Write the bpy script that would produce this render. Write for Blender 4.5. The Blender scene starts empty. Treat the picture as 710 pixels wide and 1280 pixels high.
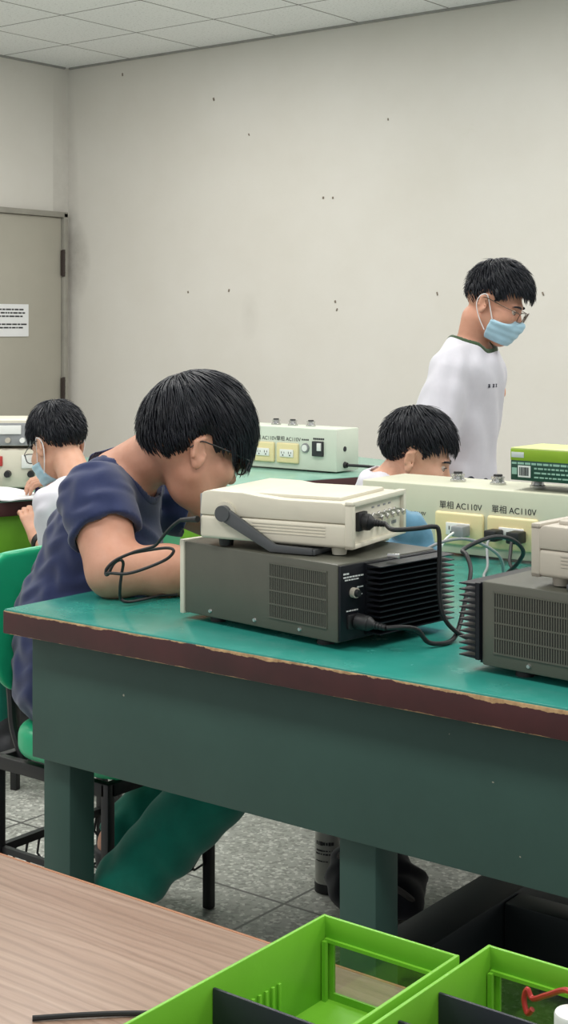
import bpy, bmesh, math, random
import numpy as np
from mathutils import Vector, Matrix, Euler
random.seed(7)
R = math.radians
PI = math.pi
S = bpy.context.scene
COL = S.collection

# ---------------------------------------------------------------- camera, world, lamps, exposure
YAW = math.atan2(.6106, .792)
cd = bpy.data.cameras.new('camera')
cam = bpy.data.objects.new('camera', cd); COL.objects.link(cam)
cam.location = (0, 0, 1.34); cam.rotation_euler = (R(90), 0, YAW)
cd.sensor_width = 36; cd.lens = 36 * 1800 / 1280
cd.shift_y = -230 / 1280
cd.clip_start = .05; cd.clip_end = 60
S.camera = cam

w = bpy.data.worlds.new('world'); S.world = w; w.use_nodes = True
bg = w.node_tree.nodes['Background']
bg.inputs['Color'].default_value = (.93, .97, 1.0, 1)
bg.inputs['Strength'].default_value = .60

def lamp(x, y, p, sx=1.25, sy=.6, z=3.04):
    l = bpy.data.lights.new('ceiling_lamp', 'AREA'); l.shape = 'RECTANGLE'
    l.size = sx; l.size_y = sy; l.energy = p; l.color = (1, .98, .94)
    o = bpy.data.objects.new('ceiling_lamp', l); COL.objects.link(o); o.location = (x, y, z)
for lx in (-5.2, -2.6, 0.0):
    for ly in (5.2, 2.9, 0.6):
        lamp(lx, ly, 33)
vs = S.view_settings
S.display_settings.display_device = 'sRGB'
vs.view_transform = 'Standard'; vs.look = 'None'; vs.gamma = 1; vs.use_curve_mapping = False
vs.exposure = 0.05

# ---------------------------------------------------------------- helpers
def lin(c):
    return tuple((v / 255 / 12.92) if v / 255 <= .04045 else ((v / 255 + .055) / 1.055) ** 2.4 for v in c)

class NT:
    def __init__(s, name):
        s.m = bpy.data.materials.new(name); s.m.use_nodes = True
        s.t = s.m.node_tree; s.b = s.t.nodes['Principled BSDF']
        s._c = None
    def n(s, ty, **kw):
        o = s.t.nodes.new(ty)
        for k, v in kw.items():
            if k in o.inputs: o.inputs[k].default_value = v
            else: setattr(o, k, v)
        return o
    def l(s, a, b): s.t.links.new(a, b)
    def coord(s):
        if s._c is None: s._c = s.n('ShaderNodeTexCoord').outputs['Object']
        return s._c
    def noise(s, scale, detail=4, rough=.6, vec=None):
        o = s.n('ShaderNodeTexNoise'); o.inputs['Scale'].default_value = scale
        o.inputs['Detail'].default_value = detail; o.inputs['Roughness'].default_value = rough
        s.l(vec or s.coord(), o.inputs['Vector']); return o.outputs['Fac']
    def ramp(s, fac, stops, interp='LINEAR'):
        o = s.n('ShaderNodeValToRGB'); o.color_ramp.interpolation = interp
        e = o.color_ramp.elements
        while len(e) < len(stops): e.new(.5)
        for k, (p, c) in enumerate(stops):
            e[k].position = p; e[k].color = (*c[:3], 1) if len(c) < 4 else c
        s.l(fac, o.inputs['Fac']); return o.outputs['Color']
    def mix(s, fac, a, b, mode='MIX'):
        o = s.n('ShaderNodeMix'); o.data_type = 'RGBA'; o.blend_type = mode
        for sock, v in ((o.inputs[0], fac), (o.inputs[6], a), (o.inputs[7], b)):
            if isinstance(v, (int, float)): sock.default_value = v
            elif isinstance(v, tuple): sock.default_value = (*v[:3], 1)
            else: s.l(v, sock)
        return o.outputs[2]
    def math(s, op, a, b=None):
        o = s.n('ShaderNodeMath'); o.operation = op
        for i, v in enumerate((a, b)):
            if v is None: continue
            if isinstance(v, (int, float)): o.inputs[i].default_value = v
            else: s.l(v, o.inputs[i])
        return o.outputs[0]
    def xyz(s, vec=None):
        o = s.n('ShaderNodeSeparateXYZ'); s.l(vec or s.coord(), o.inputs[0]); return o.outputs
    def map(s, sc=(1, 1, 1), rot=(0, 0, 0)):
        o = s.n('ShaderNodeMapping'); o.inputs['Scale'].default_value = sc; o.inputs['Rotation'].default_value = rot
        s.l(s.coord(), o.inputs['Vector']); return o.outputs['Vector']
    def col(s, c):
        if isinstance(c, tuple): s.b.inputs['Base Color'].default_value = (*c[:3], 1)
        else: s.l(c, s.b.inputs['Base Color'])
    def bump(s, h, strength=.2, dist=.002):
        o = s.n('ShaderNodeBump'); o.inputs['Strength'].default_value = strength; o.inputs['Distance'].default_value = dist
        s.l(h, o.inputs['Height']); s.l(o.outputs[0], s.b.inputs['Normal'])
    def set(s, rough=.5, metal=0, spec=.5, **kw):
        s.b.inputs['Roughness'].default_value = rough; s.b.inputs['Metallic'].default_value = metal
        s.b.inputs['Specular IOR Level'].default_value = spec
        for k, v in kw.items(): s.b.inputs[k].default_value = v

def mat(name, rgb, rough=.5, metal=0, spec=.5, var=.08, scale=9, bump=0, bscale=300):
    t = NT(name); c = lin(rgb); t.set(rough, metal, spec)
    if var:
        f = t.noise(scale)
        a = tuple(v * (1 - var) for v in c); b = tuple(min(1, v * (1 + var)) for v in c)
        t.col(t.ramp(f, [(.3, a), (.7, b)]))
    else: t.col(c)
    if bump: t.bump(t.noise(bscale, 2), bump)
    return t.m

def link(name, me, m=None, parent=None):
    o = bpy.data.objects.new(name, me); COL.objects.link(o)
    if m is not None:
        for q in (m if isinstance(m, (list, tuple)) else [m]): me.materials.append(q)
    if parent: o.parent = parent
    return o
def tag(o, label, cat, group=None):
    o['label'] = label; o['category'] = cat
    if group: o['group'] = group
    return o
def thing(name, label, cat, loc=(0, 0, 0), rz=0, group=None):
    o = bpy.data.objects.new(name, None); COL.objects.link(o)
    o.location = loc; o.rotation_euler = (0, 0, rz); o.empty_display_size = .1
    return tag(o, label, cat, group)
def struct(o): o['kind'] = 'structure'; return o

def C(c, D, z): return (.792 * c - .6106 * D, .6106 * c + .792 * D, z)
def pxw(x, y, D): return C((x - 355) / 1800 * D, D, 1.34 - (y - 410) / 1800 * D)

def catmull(pts, n=8, closed=False):
    P = [Vector(p) for p in pts]; out = []
    N = len(P); rng = range(N if closed else N - 1)
    for i in rng:
        g = (lambda k: P[k % N]) if closed else (lambda k: P[max(0, min(N - 1, k))])
        a, b, c, d = g(i - 1), g(i), g(i + 1), g(i + 2)
        for k in range(n):
            t = k / n
            out.append(.5 * ((2 * b) + (c - a) * t + (2 * a - 5 * b + 4 * c - d) * t * t + (3 * b - a - 3 * c + d) * t ** 3))
    if not closed: out.append(P[-1])
    return out

class MB:
    def __init__(s): s.bm = bmesh.new(); s.mi = 0
    def merge(s, b, M=None):
        if M is not None: bmesh.ops.transform(b, matrix=M, verts=b.verts)
        for f in b.faces: f.material_index = s.mi
        me = bpy.data.meshes.new('t'); b.to_mesh(me); b.free(); s.bm.from_mesh(me); bpy.data.meshes.remove(me); return s
    def box(s, c, d, bev=0, seg=2, rot=None):
        b = bmesh.new(); bmesh.ops.create_cube(b, size=1)
        bmesh.ops.scale(b, vec=d, verts=b.verts)
        if bev: bmesh.ops.bevel(b, geom=list(b.edges), offset=bev, segments=seg, profile=.5, affect='EDGES')
        M = Matrix.Translation(c)
        if rot: M = M @ Euler(rot).to_matrix().to_4x4()
        return s.merge(b, M)
    def cyl(s, p0, p1, r0, r1=None, seg=20, bev=0):
        r1 = r0 if r1 is None else r1
        p0, p1 = Vector(p0), Vector(p1); b = bmesh.new(); L = (p1 - p0).length
        bmesh.ops.create_cone(b, cap_ends=True, segments=seg, radius1=r0, radius2=r1, depth=L)
        if bev:
            ed = [e for e in b.edges if len(e.link_faces) == 2 and any(len(f.verts) > 4 for f in e.link_faces)]
            bmesh.ops.bevel(b, geom=ed, offset=bev, segments=2, profile=.5, affect='EDGES')
        q = Vector((0, 0, 1)).rotation_difference((p1 - p0).normalized())
        return s.merge(b, Matrix.Translation((p0 + p1) / 2) @ q.to_matrix().to_4x4())
    def sph(s, c, r, seg=16, sc=(1, 1, 1)):
        b = bmesh.new(); bmesh.ops.create_uvsphere(b, u_segments=seg, v_segments=seg // 2 + 2, radius=r)
        bmesh.ops.scale(b, vec=sc, verts=b.verts); return s.merge(b, Matrix.Translation(c))
    def tube(s, pts, r, seg=10, n=8, closed=False, smooth=True):
        P = catmull(pts, n, closed) if smooth else [Vector(p) for p in pts]
        N = len(P); b = bmesh.new(); rings = []
        T = []
        for i in range(N):
            a = P[(i - 1) % N] if (closed or i) else P[0]; c = P[(i + 1) % N] if (closed or i < N - 1) else P[-1]
            T.append((c - a).normalized())
        up = Vector((0, 0, 1)) if abs(T[0].z) < .9 else Vector((1, 0, 0))
        u = T[0].cross(up).normalized()
        for i in range(N):
            if i: u = (T[i - 1].rotation_difference(T[i]) @ u)
            u = (u - T[i] * u.dot(T[i])).normalized(); v = T[i].cross(u)
            rr = r[min(len(r) - 1, int(i / max(1, N - 1) * (len(r) - 1) + .5))] if isinstance(r, (list, tuple)) else r
            rings.append([b.verts.new(P[i] + rr * (math.cos(2 * PI * k / seg) * u + math.sin(2 * PI * k / seg) * v)) for k in range(seg)])
        for i in range(N if closed else N - 1):
            A, B = rings[i], rings[(i + 1) % N]
            for k in range(seg): b.faces.new((A[k], A[(k + 1) % seg], B[(k + 1) % seg], B[k]))
        if not closed:
            b.faces.new(rings[0][::-1]); b.faces.new(rings[-1])
        bmesh.ops.recalc_face_normals(b, faces=b.faces)
        return s.merge(b)
    def prism(s, poly, z0, z1, bev=0, M=None):
        b = bmesh.new(); vs_ = [b.verts.new((x, y, z0)) for x, y in poly]
        f = b.faces.new(vs_); r = bmesh.ops.extrude_face_region(b, geom=[f])
        bmesh.ops.translate(b, vec=(0, 0, z1 - z0), verts=[v for v in r['geom'] if isinstance(v, bmesh.types.BMVert)])
        bmesh.ops.recalc_face_normals(b, faces=b.faces)
        if bev: bmesh.ops.bevel(b, geom=list(b.edges), offset=bev, segments=2, profile=.5, affect='EDGES')
        return s.merge(b, M)
    def lathe(s, prof, seg=24, M=None):
        b = bmesh.new(); rings = []
        for r, z in prof:
            rings.append([b.verts.new((r * math.cos(2 * PI * k / seg), r * math.sin(2 * PI * k / seg), z)) for k in range(seg)])
        for A, B in zip(rings, rings[1:]):
            for k in range(seg): b.faces.new((A[k], A[(k + 1) % seg], B[(k + 1) % seg], B[k]))
        b.faces.new(rings[0][::-1]); b.faces.new(rings[-1])
        bmesh.ops.recalc_face_normals(b, faces=b.faces)
        return s.merge(b, M)
    def build(s, name, m, parent=None, sharp=35):
        me = bpy.data.meshes.new(name); s.bm.to_mesh(me); s.bm.free()
        o = link(name, me, m, parent)
        for p in me.polygons: p.use_smooth = True
        me.set_sharp_from_angle(angle=R(sharp))
        return o
def box(name, c, d, m, parent=None, bev=0, rot=None): return MB().box(c, d, bev, rot=rot).build(name, m, parent)

def text(name, s, size, m, parent, M, ext=.0002, align='LEFT'):
    cu = bpy.data.curves.new(name, 'FONT'); cu.body = s; cu.size = size; cu.extrude = ext; cu.align_x = align
    o = bpy.data.objects.new(name, cu); COL.objects.link(o)
    dg = bpy.context.evaluated_depsgraph_get(); dg.update()
    me = bpy.data.meshes.new_from_object(o.evaluated_get(dg))
    bpy.data.objects.remove(o)
    q = link(name, me, None, parent); me.materials.clear(); me.materials.append(m); q.matrix_local = M
    return q
FRONT = Euler((R(90), 0, 0)).to_matrix().to_4x4()          # text readable from -Y

# ---------------------------------------------------------------- signed-distance modelling (continuous bodies)
class RC:
    def __init__(s, a, b, ra, rb=None, k=.015):
        s.a = np.array(a, float); s.b = np.array(b, float); s.ra = ra; s.rb = ra if rb is None else rb; s.k = k
        s.c = (s.a + s.b) / 2; s.R = np.linalg.norm(s.a - s.b) / 2 + max(s.ra, s.rb)
    def d(s, p):
        ba = s.b - s.a; L = ba @ ba + 1e-12
        t = np.clip((p - s.a) @ ba / L, 0, 1)
        return np.linalg.norm(p - s.a - t[:, None] * ba, axis=1) - (s.ra + (s.rb - s.ra) * t)
    def grow(s, g, k=None): return RC(s.a, s.b, s.ra + g, s.rb + g, s.k if k is None else k)
    def tr(s, T): return RC(T @ s.a, T @ s.b, s.ra * T.s, s.rb * T.s, s.k * T.s)
class EL:
    def __init__(s, c, r, rot=None, k=.015):
        s.c = np.array(c, float); s.r = np.array(r, float); s.k = k
        s.M = np.eye(3) if rot is None else (np.array(Euler(rot).to_matrix()) if not isinstance(rot, np.ndarray) else rot)
        s.R = max(r)
    def d(s, p):
        q = (p - s.c) @ s.M
        k0 = np.linalg.norm(q / s.r, axis=1); k1 = np.linalg.norm(q / s.r ** 2, axis=1) + 1e-9
        return k0 * (k0 - 1) / k1
    def grow(s, g, k=None): return EL(s.c, s.r + g, s.M, s.k if k is None else k)
    def tr(s, T): return EL(T @ s.c, s.r * T.s, T.M @ s.M, s.k * T.s)
class XF:                                                   # similarity transform: yaw about z, pitch down, roll
    def __init__(s, o, yaw=0, pitch=0, roll=0, sc=1):
        s.o = np.array(o, float); s.s = sc
        s.B = Matrix.Rotation(yaw, 3, 'Z') @ Matrix.Rotation(pitch, 3, 'Y') @ Matrix.Rotation(roll, 3, 'X')
        s.M = np.array(s.B)
    def __matmul__(s, p): return s.o + s.s * (s.M @ np.array(p, float))
    def inv(s, P): return ((P - s.o) @ s.M) / s.s
    def mat(s): return Matrix.Translation(s.o) @ s.B.to_4x4() @ Matrix.Scale(s.s, 4)

def smin(a, b, k):
    if k <= 0: return np.minimum(a, b)
    h = np.clip(.5 + .5 * (b - a) / k, 0, 1)
    return b + (a - b) * h - k * h * (1 - h)
def smax(a, b, k): return -smin(-a, -b, k)
def union(prims, p):
    lo, hi = p.min(0), p.max(0); c = (lo + hi) / 2; rad = np.linalg.norm(hi - lo) / 2
    d = None
    for q in prims:
        if np.linalg.norm(q.c - c) - q.R - rad > .09: continue
        v = q.d(p); d = v if d is None else smin(d, v, q.k)
    return np.full(len(p), .2) if d is None else d

def surfnet(f, lo, hi, h, slack=.03):
    lo = np.array(lo, float); hi = np.array(hi, float); B = 8
    nb = np.maximum(1, np.ceil((hi - lo) / h / B).astype(int)); n = nb * B
    g = np.stack(np.meshgrid(*[np.arange(k) for k in nb], indexing='ij'), -1).reshape(-1, 3)
    cen = lo + (g * B + (B - 1) / 2) * h
    dc = np.concatenate([f(cen[i:i + 4096]) for i in range(0, len(cen), 4096)])
    act = np.abs(dc) < h * B * .9 + slack
    V = np.where(dc < 0, -1., 1.).astype(np.float32)
    V = np.broadcast_to(V.reshape(nb[0], 1, nb[1], 1, nb[2], 1), (nb[0], B, nb[1], B, nb[2], B)).copy()
    ga = g[act]; order = np.lexsort((ga[:, 2] // 3, ga[:, 1] // 3, ga[:, 0] // 3)); ga = ga[order]
    off = np.stack(np.meshgrid(*[np.arange(B)] * 3, indexing='ij'), -1).reshape(-1, 3)
    for i in range(0, len(ga), 27):
        b = ga[i:i + 27]
        P = lo + ((b[:, None, :] * B + off[None]) * h)
        d = f(P.reshape(-1, 3)).reshape(len(b), B, B, B)
        V[b[:, 0], :, b[:, 1], :, b[:, 2], :] = d
    V = V.reshape(n)
    I = V < 0
    for ax in range(3):
        sl = [slice(None)] * 3; sl[ax] = 0; I[tuple(sl)] = False; V[tuple(sl)] = np.abs(V[tuple(sl)]) + 1e-6
        sl[ax] = -1; I[tuple(sl)] = False; V[tuple(sl)] = np.abs(V[tuple(sl)]) + 1e-6
    cs = np.zeros(n - 1, np.int8)
    C8 = [(i, j, k) for i in (0, 1) for j in (0, 1) for k in (0, 1)]
    for i, j, k in C8: cs += I[i:n[0] - 1 + i, j:n[1] - 1 + j, k:n[2] - 1 + k]
    cell = np.argwhere((cs > 0) & (cs < 8))
    idx = np.full(n - 1, -1, np.int32); idx[tuple(cell.T)] = np.arange(len(cell))
    acc = np.zeros((len(cell), 3)); cnt = np.zeros(len(cell))
    for a in C8:
        for ax in range(3):
            if a[ax]: continue
            b = list(a); b[ax] = 1
            va = V[tuple((cell + a).T)]; vb = V[tuple((cell + b).T)]
            x = (va < 0) != (vb < 0); t = np.where(x, va / np.where(x, va - vb, 1), 0)
            pt = np.array(a) + t[:, None] * (np.array(b) - np.array(a))
            acc += np.where(x[:, None], pt, 0); cnt += x
    verts = lo + (cell + acc / cnt[:, None]) * h
    quads = []
    for ax in range(3):
        u, v = (ax + 1) % 3, (ax + 2) % 3
        s0 = [slice(1, n[k] - 1) for k in range(3)]; s0[ax] = slice(0, n[ax] - 1)
        s1 = list(s0); s1[ax] = slice(1, n[ax])
        A = I[tuple(s0)]; Bm = I[tuple(s1)]
        e = np.argwhere(A != Bm)
        if not len(e): continue
        fl = A[tuple(e.T)]
        base = e.copy(); base[:, u] += 1; base[:, v] += 1
        du = np.zeros(3, int); du[u] = 1; dv = np.zeros(3, int); dv[v] = 1
        q = np.stack([idx[tuple((base - du - dv).T)], idx[tuple((base - dv).T)], idx[tuple(base.T)], idx[tuple((base - du).T)]], 1)
        q[~fl] = q[~fl][:, ::-1]
        quads.append(q)
    return verts, np.concatenate(quads)

def npmesh(name, verts, quads, m, parent=None, k=4):
    me = bpy.data.meshes.new(name)
    me.vertices.add(len(verts)); me.vertices.foreach_set('co', np.asarray(verts, np.float32).ravel())
    me.loops.add(len(quads) * k); me.loops.foreach_set('vertex_index', np.asarray(quads, np.int32).ravel())
    me.polygons.add(len(quads)); me.polygons.foreach_set('loop_start', np.arange(0, len(quads) * k, k, dtype=np.int32))
    me.update(calc_edges=True); me.validate()
    me.polygons.foreach_set('use_smooth', np.ones(len(me.polygons), bool))
    return link(name, me, m, parent)
def sdf(name, f, lo, hi, h, m, parent=None):
    v, q = surfnet(f, lo, hi, h); return npmesh(name, v, q, m, parent)

# ---------------------------------------------------------------- materials
def wall_mat():
    t = NT('painted_plaster'); t.set(.85, spec=.2)
    a = t.ramp(t.noise(.9, 6, .65), [(.3, lin((214, 210, 202))), (.7, lin((222, 219, 213)))])
    st = t.ramp(t.noise(3.1, 8, .75), [(.64, (1, 1, 1)), (.80, (.93, .92, .89))])
    c = t.mix(1, a, st, 'MULTIPLY')
    x, y, z = t.xyz()
    def blob(cx, cz, sx, sz):
        a_ = t.math('DIVIDE', t.math('SUBTRACT', x, cx), sx); b_ = t.math('DIVIDE', t.math('SUBTRACT', z, cz), sz)
        d_ = t.math('ADD', t.math('MULTIPLY', a_, a_), t.math('MULTIPLY', b_, b_))
        return t.math('MULTIPLY', t.math('MAXIMUM', t.math('SUBTRACT', 1, d_), 0), t.noise(11, 6, .75))
    g = t.math('MAXIMUM', blob(-7.10, 1.79, .20, .32), t.math('MULTIPLY', blob(-7.12, 1.65, .12, 1.4), .55))
    g = t.math('MAXIMUM', g, t.math('MULTIPLY', blob(-5.54, 1.41, .08, .16), .2))
    g = t.math('MULTIPLY', g, t.math('GREATER_THAN', y, 6.70))
    c = t.mix(t.math('MINIMUM', t.math('MULTIPLY', g, .75), .6), c, lin((112, 104, 94)))
    t.col(c); t.bump(t.noise(60, 4), .12, .003); return t.m
def ceil_mat():
    t = NT('mineral_ceiling_tile'); t.set(.9, spec=.1)
    x, y, z = t.xyz()
    def line(v, o):
        m_ = t.math('FRACT', t.math('DIVIDE', t.math('ADD', v, o + 60.5), .605))
        return t.math('LESS_THAN', m_, .016)
    g = t.math('MAXIMUM', line(x, 6.545), line(y, -6.252))
    base = t.ramp(t.noise(.7, 3), [(.3, lin((236, 239, 240))), (.7, lin((244, 246, 246)))])
    dots = t.ramp(t.noise(70, 3, .7), [(.34, (.72, .72, .72)), (.44, (1, 1, 1))])
    c = t.mix(1, base, dots, 'MULTIPLY')
    t.col(t.mix(g, c, lin((120, 120, 118)))); return t.m
def floor_mat():
    t = NT('terrazzo'); t.set(.42, spec=.45)
    v = t.n('ShaderNodeTexVoronoi'); v.inputs['Scale'].default_value = 120; t.l(t.coord(), v.inputs['Vector'])
    base = t.ramp(t.noise(6, 6, .7), [(.3, lin((156, 157, 150))), (.7, lin((186, 187, 180)))])
    ch = t.xyz(v.outputs['Color'])[0]
    chip = t.ramp(ch, [(.0, lin((112, 112, 106))), (.22, lin((160, 161, 154))), (.62, lin((174, 175, 168))), (.84, lin((226, 226, 218)))], 'CONSTANT')
    c = t.mix(.55, base, chip)
    x, y, z = t.xyz()
    def line(v, o): return t.math('LESS_THAN', t.math('FRACT', t.math('DIVIDE', t.math('ADD', v, o + 90), .9)), .009)
    g = t.math('MAXIMUM', line(x, .25), line(y, .05))
    t.col(t.mix(g, c, lin((95, 95, 92)))); t.bump(t.noise(40, 3), .08); return t.m
def benchtop_mat():
    t = NT('teal_laminate')
    a = t.ramp(t.noise(2.2, 5, .65), [(.3, lin((34, 130, 116))), (.7, lin((56, 150, 138)))])
    wear = t.ramp(t.noise(7, 8, .75), [(.52, (0, 0, 0)), (.72, (1, 1, 1))])
    c = t.mix(t.math('MULTIPLY', wear, .28), a, lin((112, 172, 164)))
    t.col(c); t.set(.2, spec=.55)
    rr = t.ramp(t.noise(12, 4), [(.3, (.14,) * 3), (.75, (.32,) * 3)]); t.l(rr, t.b.inputs['Roughness'])
    t.bump(t.noise(25, 3), .03); return t.m
def edge_mat():
    t = NT('chipped_maroon_edge'); t.set(.5)
    x, y, z = t.xyz()
    nz = t.noise(22, 7, .7, t.map((1, 1, .1)))
    n2 = t.noise(5, 3, .6, t.map((1, 1, .1)))
    thr = t.math('ADD', t.math('MULTIPLY', nz, .016), t.math('MULTIPLY', n2, .020))
    chip = t.math('GREATER_THAN', t.math('ADD', z, thr), .7908)
    low = t.math('LESS_THAN', t.math('SUBTRACT', z, t.math('MULTIPLY', nz, .011)), .7266)
    sc = t.ramp(t.noise(30, 8, .8), [(.70, (0, 0, 0)), (.73, (1, 1, 1))])
    maroon = t.ramp(t.noise(9, 5), [(.3, lin((52, 20, 21))), (.7, lin((70, 28, 29)))])
    wood = t.ramp(t.noise(60, 4), [(.3, lin((140, 108, 72))), (.7, lin((196, 162, 116)))])
    m_ = t.math('MAXIMUM', t.math('MAXIMUM', chip, low), t.math('MULTIPLY', sc, .45))
    t.col(t.mix(m_, maroon, wood)); t.bump(t.math('SUBTRACT', 1, m_), .4, .002); return t.m
def panel_mat():
    t = NT('green_painted_plywood'); t.set(.5, spec=.35)
    a = t.ramp(t.noise(3, 6, .7), [(.3, lin((49, 75, 68))), (.7, lin((55, 83, 75)))])
    sp = t.ramp(t.noise(60, 1, .5), [(.80, (0, 0, 0)), (.81, (1, 1, 1))])
    t.col(t.mix(t.math('MULTIPLY', sp, .7), a, lin((190, 180, 160)))); t.bump(t.noise(45, 5), .1); return t.m
def wood_mat():
    t = NT('oak_grain_laminate'); t.set(.33, spec=.5)
    mp = t.map((.7, 30, 30))
    gr = t.noise(3.0, 9, .7, mp)
    c = t.ramp(gr, [(.25, lin((110, 86, 71))), (.42, lin((146, 119, 102))), (.6, lin((160, 134, 117))), (.8, lin((180, 156, 140)))])
    w2 = t.n('ShaderNodeTexWave'); w2.bands_direction = 'Y'; w2.inputs['Scale'].default_value = 24
    w2.inputs['Distortion'].default_value = 9; w2.inputs['Detail'].default_value = 3; w2.inputs['Detail Scale'].default_value = .8
    t.l(t.map((.22, 1, 1)), w2.inputs['Vector'])
    c = t.mix(t.math('MULTIPLY', t.ramp(w2.outputs['Fac'], [(.0, (1, 1, 1)), (.35, (0, 0, 0))]), .30), c, lin((92, 70, 58)))
    t.col(c); t.bump(gr, .12); return t.m
def skin_mat(name, a, b):
    t = NT(name); t.set(.48, spec=.4); t.b.inputs['Subsurface Weight'].default_value = .12
    t.b.inputs['Subsurface Radius'].default_value = (.012, .005, .003)
    c = t.ramp(t.noise(14, 5, .6), [(.3, lin(a)), (.7, lin(b))]); t.col(c)
    t.bump(t.noise(160, 3), .12, .0015); return t.m
def cloth_mat(name, rgb, rough=.9, var=.1):
    t = NT(name); c = lin(rgb); t.set(rough, spec=.2); t.b.inputs['Sheen Weight'].default_value = .25
    t.col(t.ramp(t.noise(30, 5, .7), [(.3, tuple(v * (1 - var) for v in c)), (.7, tuple(min(1, v * (1 + var)) for v in c))]))
    t.bump(t.noise(500, 2), .15, .001); return t.m

M_wall = wall_mat(); M_ceil = ceil_mat(); M_floor = floor_mat(); M_top = benchtop_mat(); M_edge = edge_mat()
M_panel = panel_mat(); M_wood = wood_mat()
M_dark = mat('dark_green_black_paint', (28, 36, 37), .55)
M_door = mat('grey_door_paint', (172, 168, 156), .55, var=.05, scale=2)
M_frame = mat('weathered_door_frame', (150, 147, 138), .5, var=.12, scale=6)
M_rust = mat('dark_hinge', (62, 52, 48), .6, .3)
M_paper = mat('paper', (232, 233, 235), .8, var=.02)
M_ink = mat('dark_ink', (48, 48, 52), .7, var=0)
M_smudge = mat('wall_smudge', (128, 118, 106), .9, var=.1)
M_olive = mat('olive_grey_enamel', (86, 86, 76), .42, var=.05, scale=20, bump=.05)
M_black = mat('black_anodised_metal', (26, 28, 34), .38, .35)
M_plastic = mat('black_rubber', (24, 24, 26), .5)
M_slot = mat('vent_shadow_mesh', (34, 35, 33), .8)
M_cream = mat('cream_instrument_plastic', (214, 208, 190), .45, var=.04)
M_cream2 = mat('grey_beige_instrument_plastic', (186, 178, 164), .5, var=.04)
M_ivory = mat('ivory_enamel_box', (206, 206, 184), .4, var=.03)
M_ivory_cast = mat('ivory_enamel_cool_cast', (210, 217, 202), .4, var=.03)  # same ivory enamel; cool white-balance cast of the light put into the colour
M_plate = mat('cream_outlet_plate', (230, 215, 165), .35, var=.03)
M_white = mat('white_plastic', (232, 232, 228), .4, var=.02)
M_grey = mat('grey_plastic', (140, 142, 144), .5)
M_handle = mat('dark_grey_handle', (76, 78, 80), .45)
M_steel = mat('bright_steel', (200, 200, 198), .25, .9)
M_print = mat('white_print', (206, 208, 206), .7, var=0)
M_chair = mat('green_moulded_plastic', (30, 172, 120), .32, var=.05, bump=.03)
M_lime = mat('lime_green_plastic', (116, 182, 48), .42, var=.05, scale=14, bump=.04)
M_divider = mat('charcoal_divider', (38, 40, 50), .5)
M_carton_g = mat('dark_green_carton', (20, 66, 52), .5)
M_carton_l = mat('lime_carton', (140, 172, 40), .5)
M_carton_t = mat('pale_lime_carton', (206, 214, 140), .5)
M_blue = cloth_mat('pale_blue_fabric', (94, 136, 160))
M_red = mat('red_wire', (176, 50, 46), .45)
M_apronlime = mat('lime_painted_apron', (124, 190, 52), .5, var=.08)
M_topfar = mat('pale_teal_laminate', (128, 172, 156), .25, var=.06)
M_maroon = mat('maroon_edge', (70, 34, 36), .5)
M_navy = cloth_mat('navy_jersey', (45, 53, 88))
M_trous = cloth_mat('green_tracksuit', (12, 104, 88))
M_shirt = cloth_mat('white_jersey', (208, 206, 214), var=.03)
M_collar = cloth_mat('dark_green_rib', (62, 82, 58))
M_trous2 = cloth_mat('dark_trousers', (40, 46, 62))
M_shoe = mat('dark_shoe', (50, 50, 54), .6)
M_hair = mat('black_hair', (24, 26, 34), .42, spec=.38, var=.2, scale=60)
M_mask = cloth_mat('pale_blue_mask', (170, 205, 222), var=.03)
M_loop = mat('white_elastic', (226, 222, 222), .8, var=0)
M_rim = mat('black_glasses_rim', (34, 32, 34), .35)
M_rimb = mat('bronze_glasses_rim', (92, 78, 66), .3, .4)
M_eye = mat('eye_white', (196, 180, 168), .25, var=0)
M_iris = mat('dark_iris', (34, 24, 20), .2, var=0)
M_skin = skin_mat('warm_skin', (190, 136, 112), (206, 154, 130))
M_skin2 = skin_mat('light_skin', (200, 150, 124), (216, 168, 144))
M_skin3 = skin_mat('tan_skin', (176, 126, 100), (192, 144, 118))
def glass_mat():
    t = NT('clear_lens'); out = t.t.nodes['Material Output']
    tr = t.n('ShaderNodeBsdfTransparent'); gl = t.n('ShaderNodeBsdfGlossy'); gl.inputs['Roughness'].default_value = .05
    mx = t.n('ShaderNodeMixShader'); mx.inputs[0].default_value = .1
    t.l(tr.outputs[0], mx.inputs[1]); t.l(gl.outputs[0], mx.inputs[2]); t.l(mx.outputs[0], out.inputs['Surface']); return t.m
M_lens = glass_mat()
def film_mat():
    t = NT('clear_plastic_window'); out = t.t.nodes['Material Output']
    tr = t.n('ShaderNodeBsdfTransparent'); tr.inputs[0].default_value = (.80, .82, .80, 1)
    gl = t.n('ShaderNodeBsdfGlossy'); gl.inputs['Roughness'].default_value = .12
    mx = t.n('ShaderNodeMixShader'); mx.inputs[0].default_value = .14
    t.l(tr.outputs[0], mx.inputs[1]); t.l(gl.outputs[0], mx.inputs[2]); t.l(mx.outputs[0], out.inputs['Surface']); return t.m
M_film = film_mat()

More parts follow.
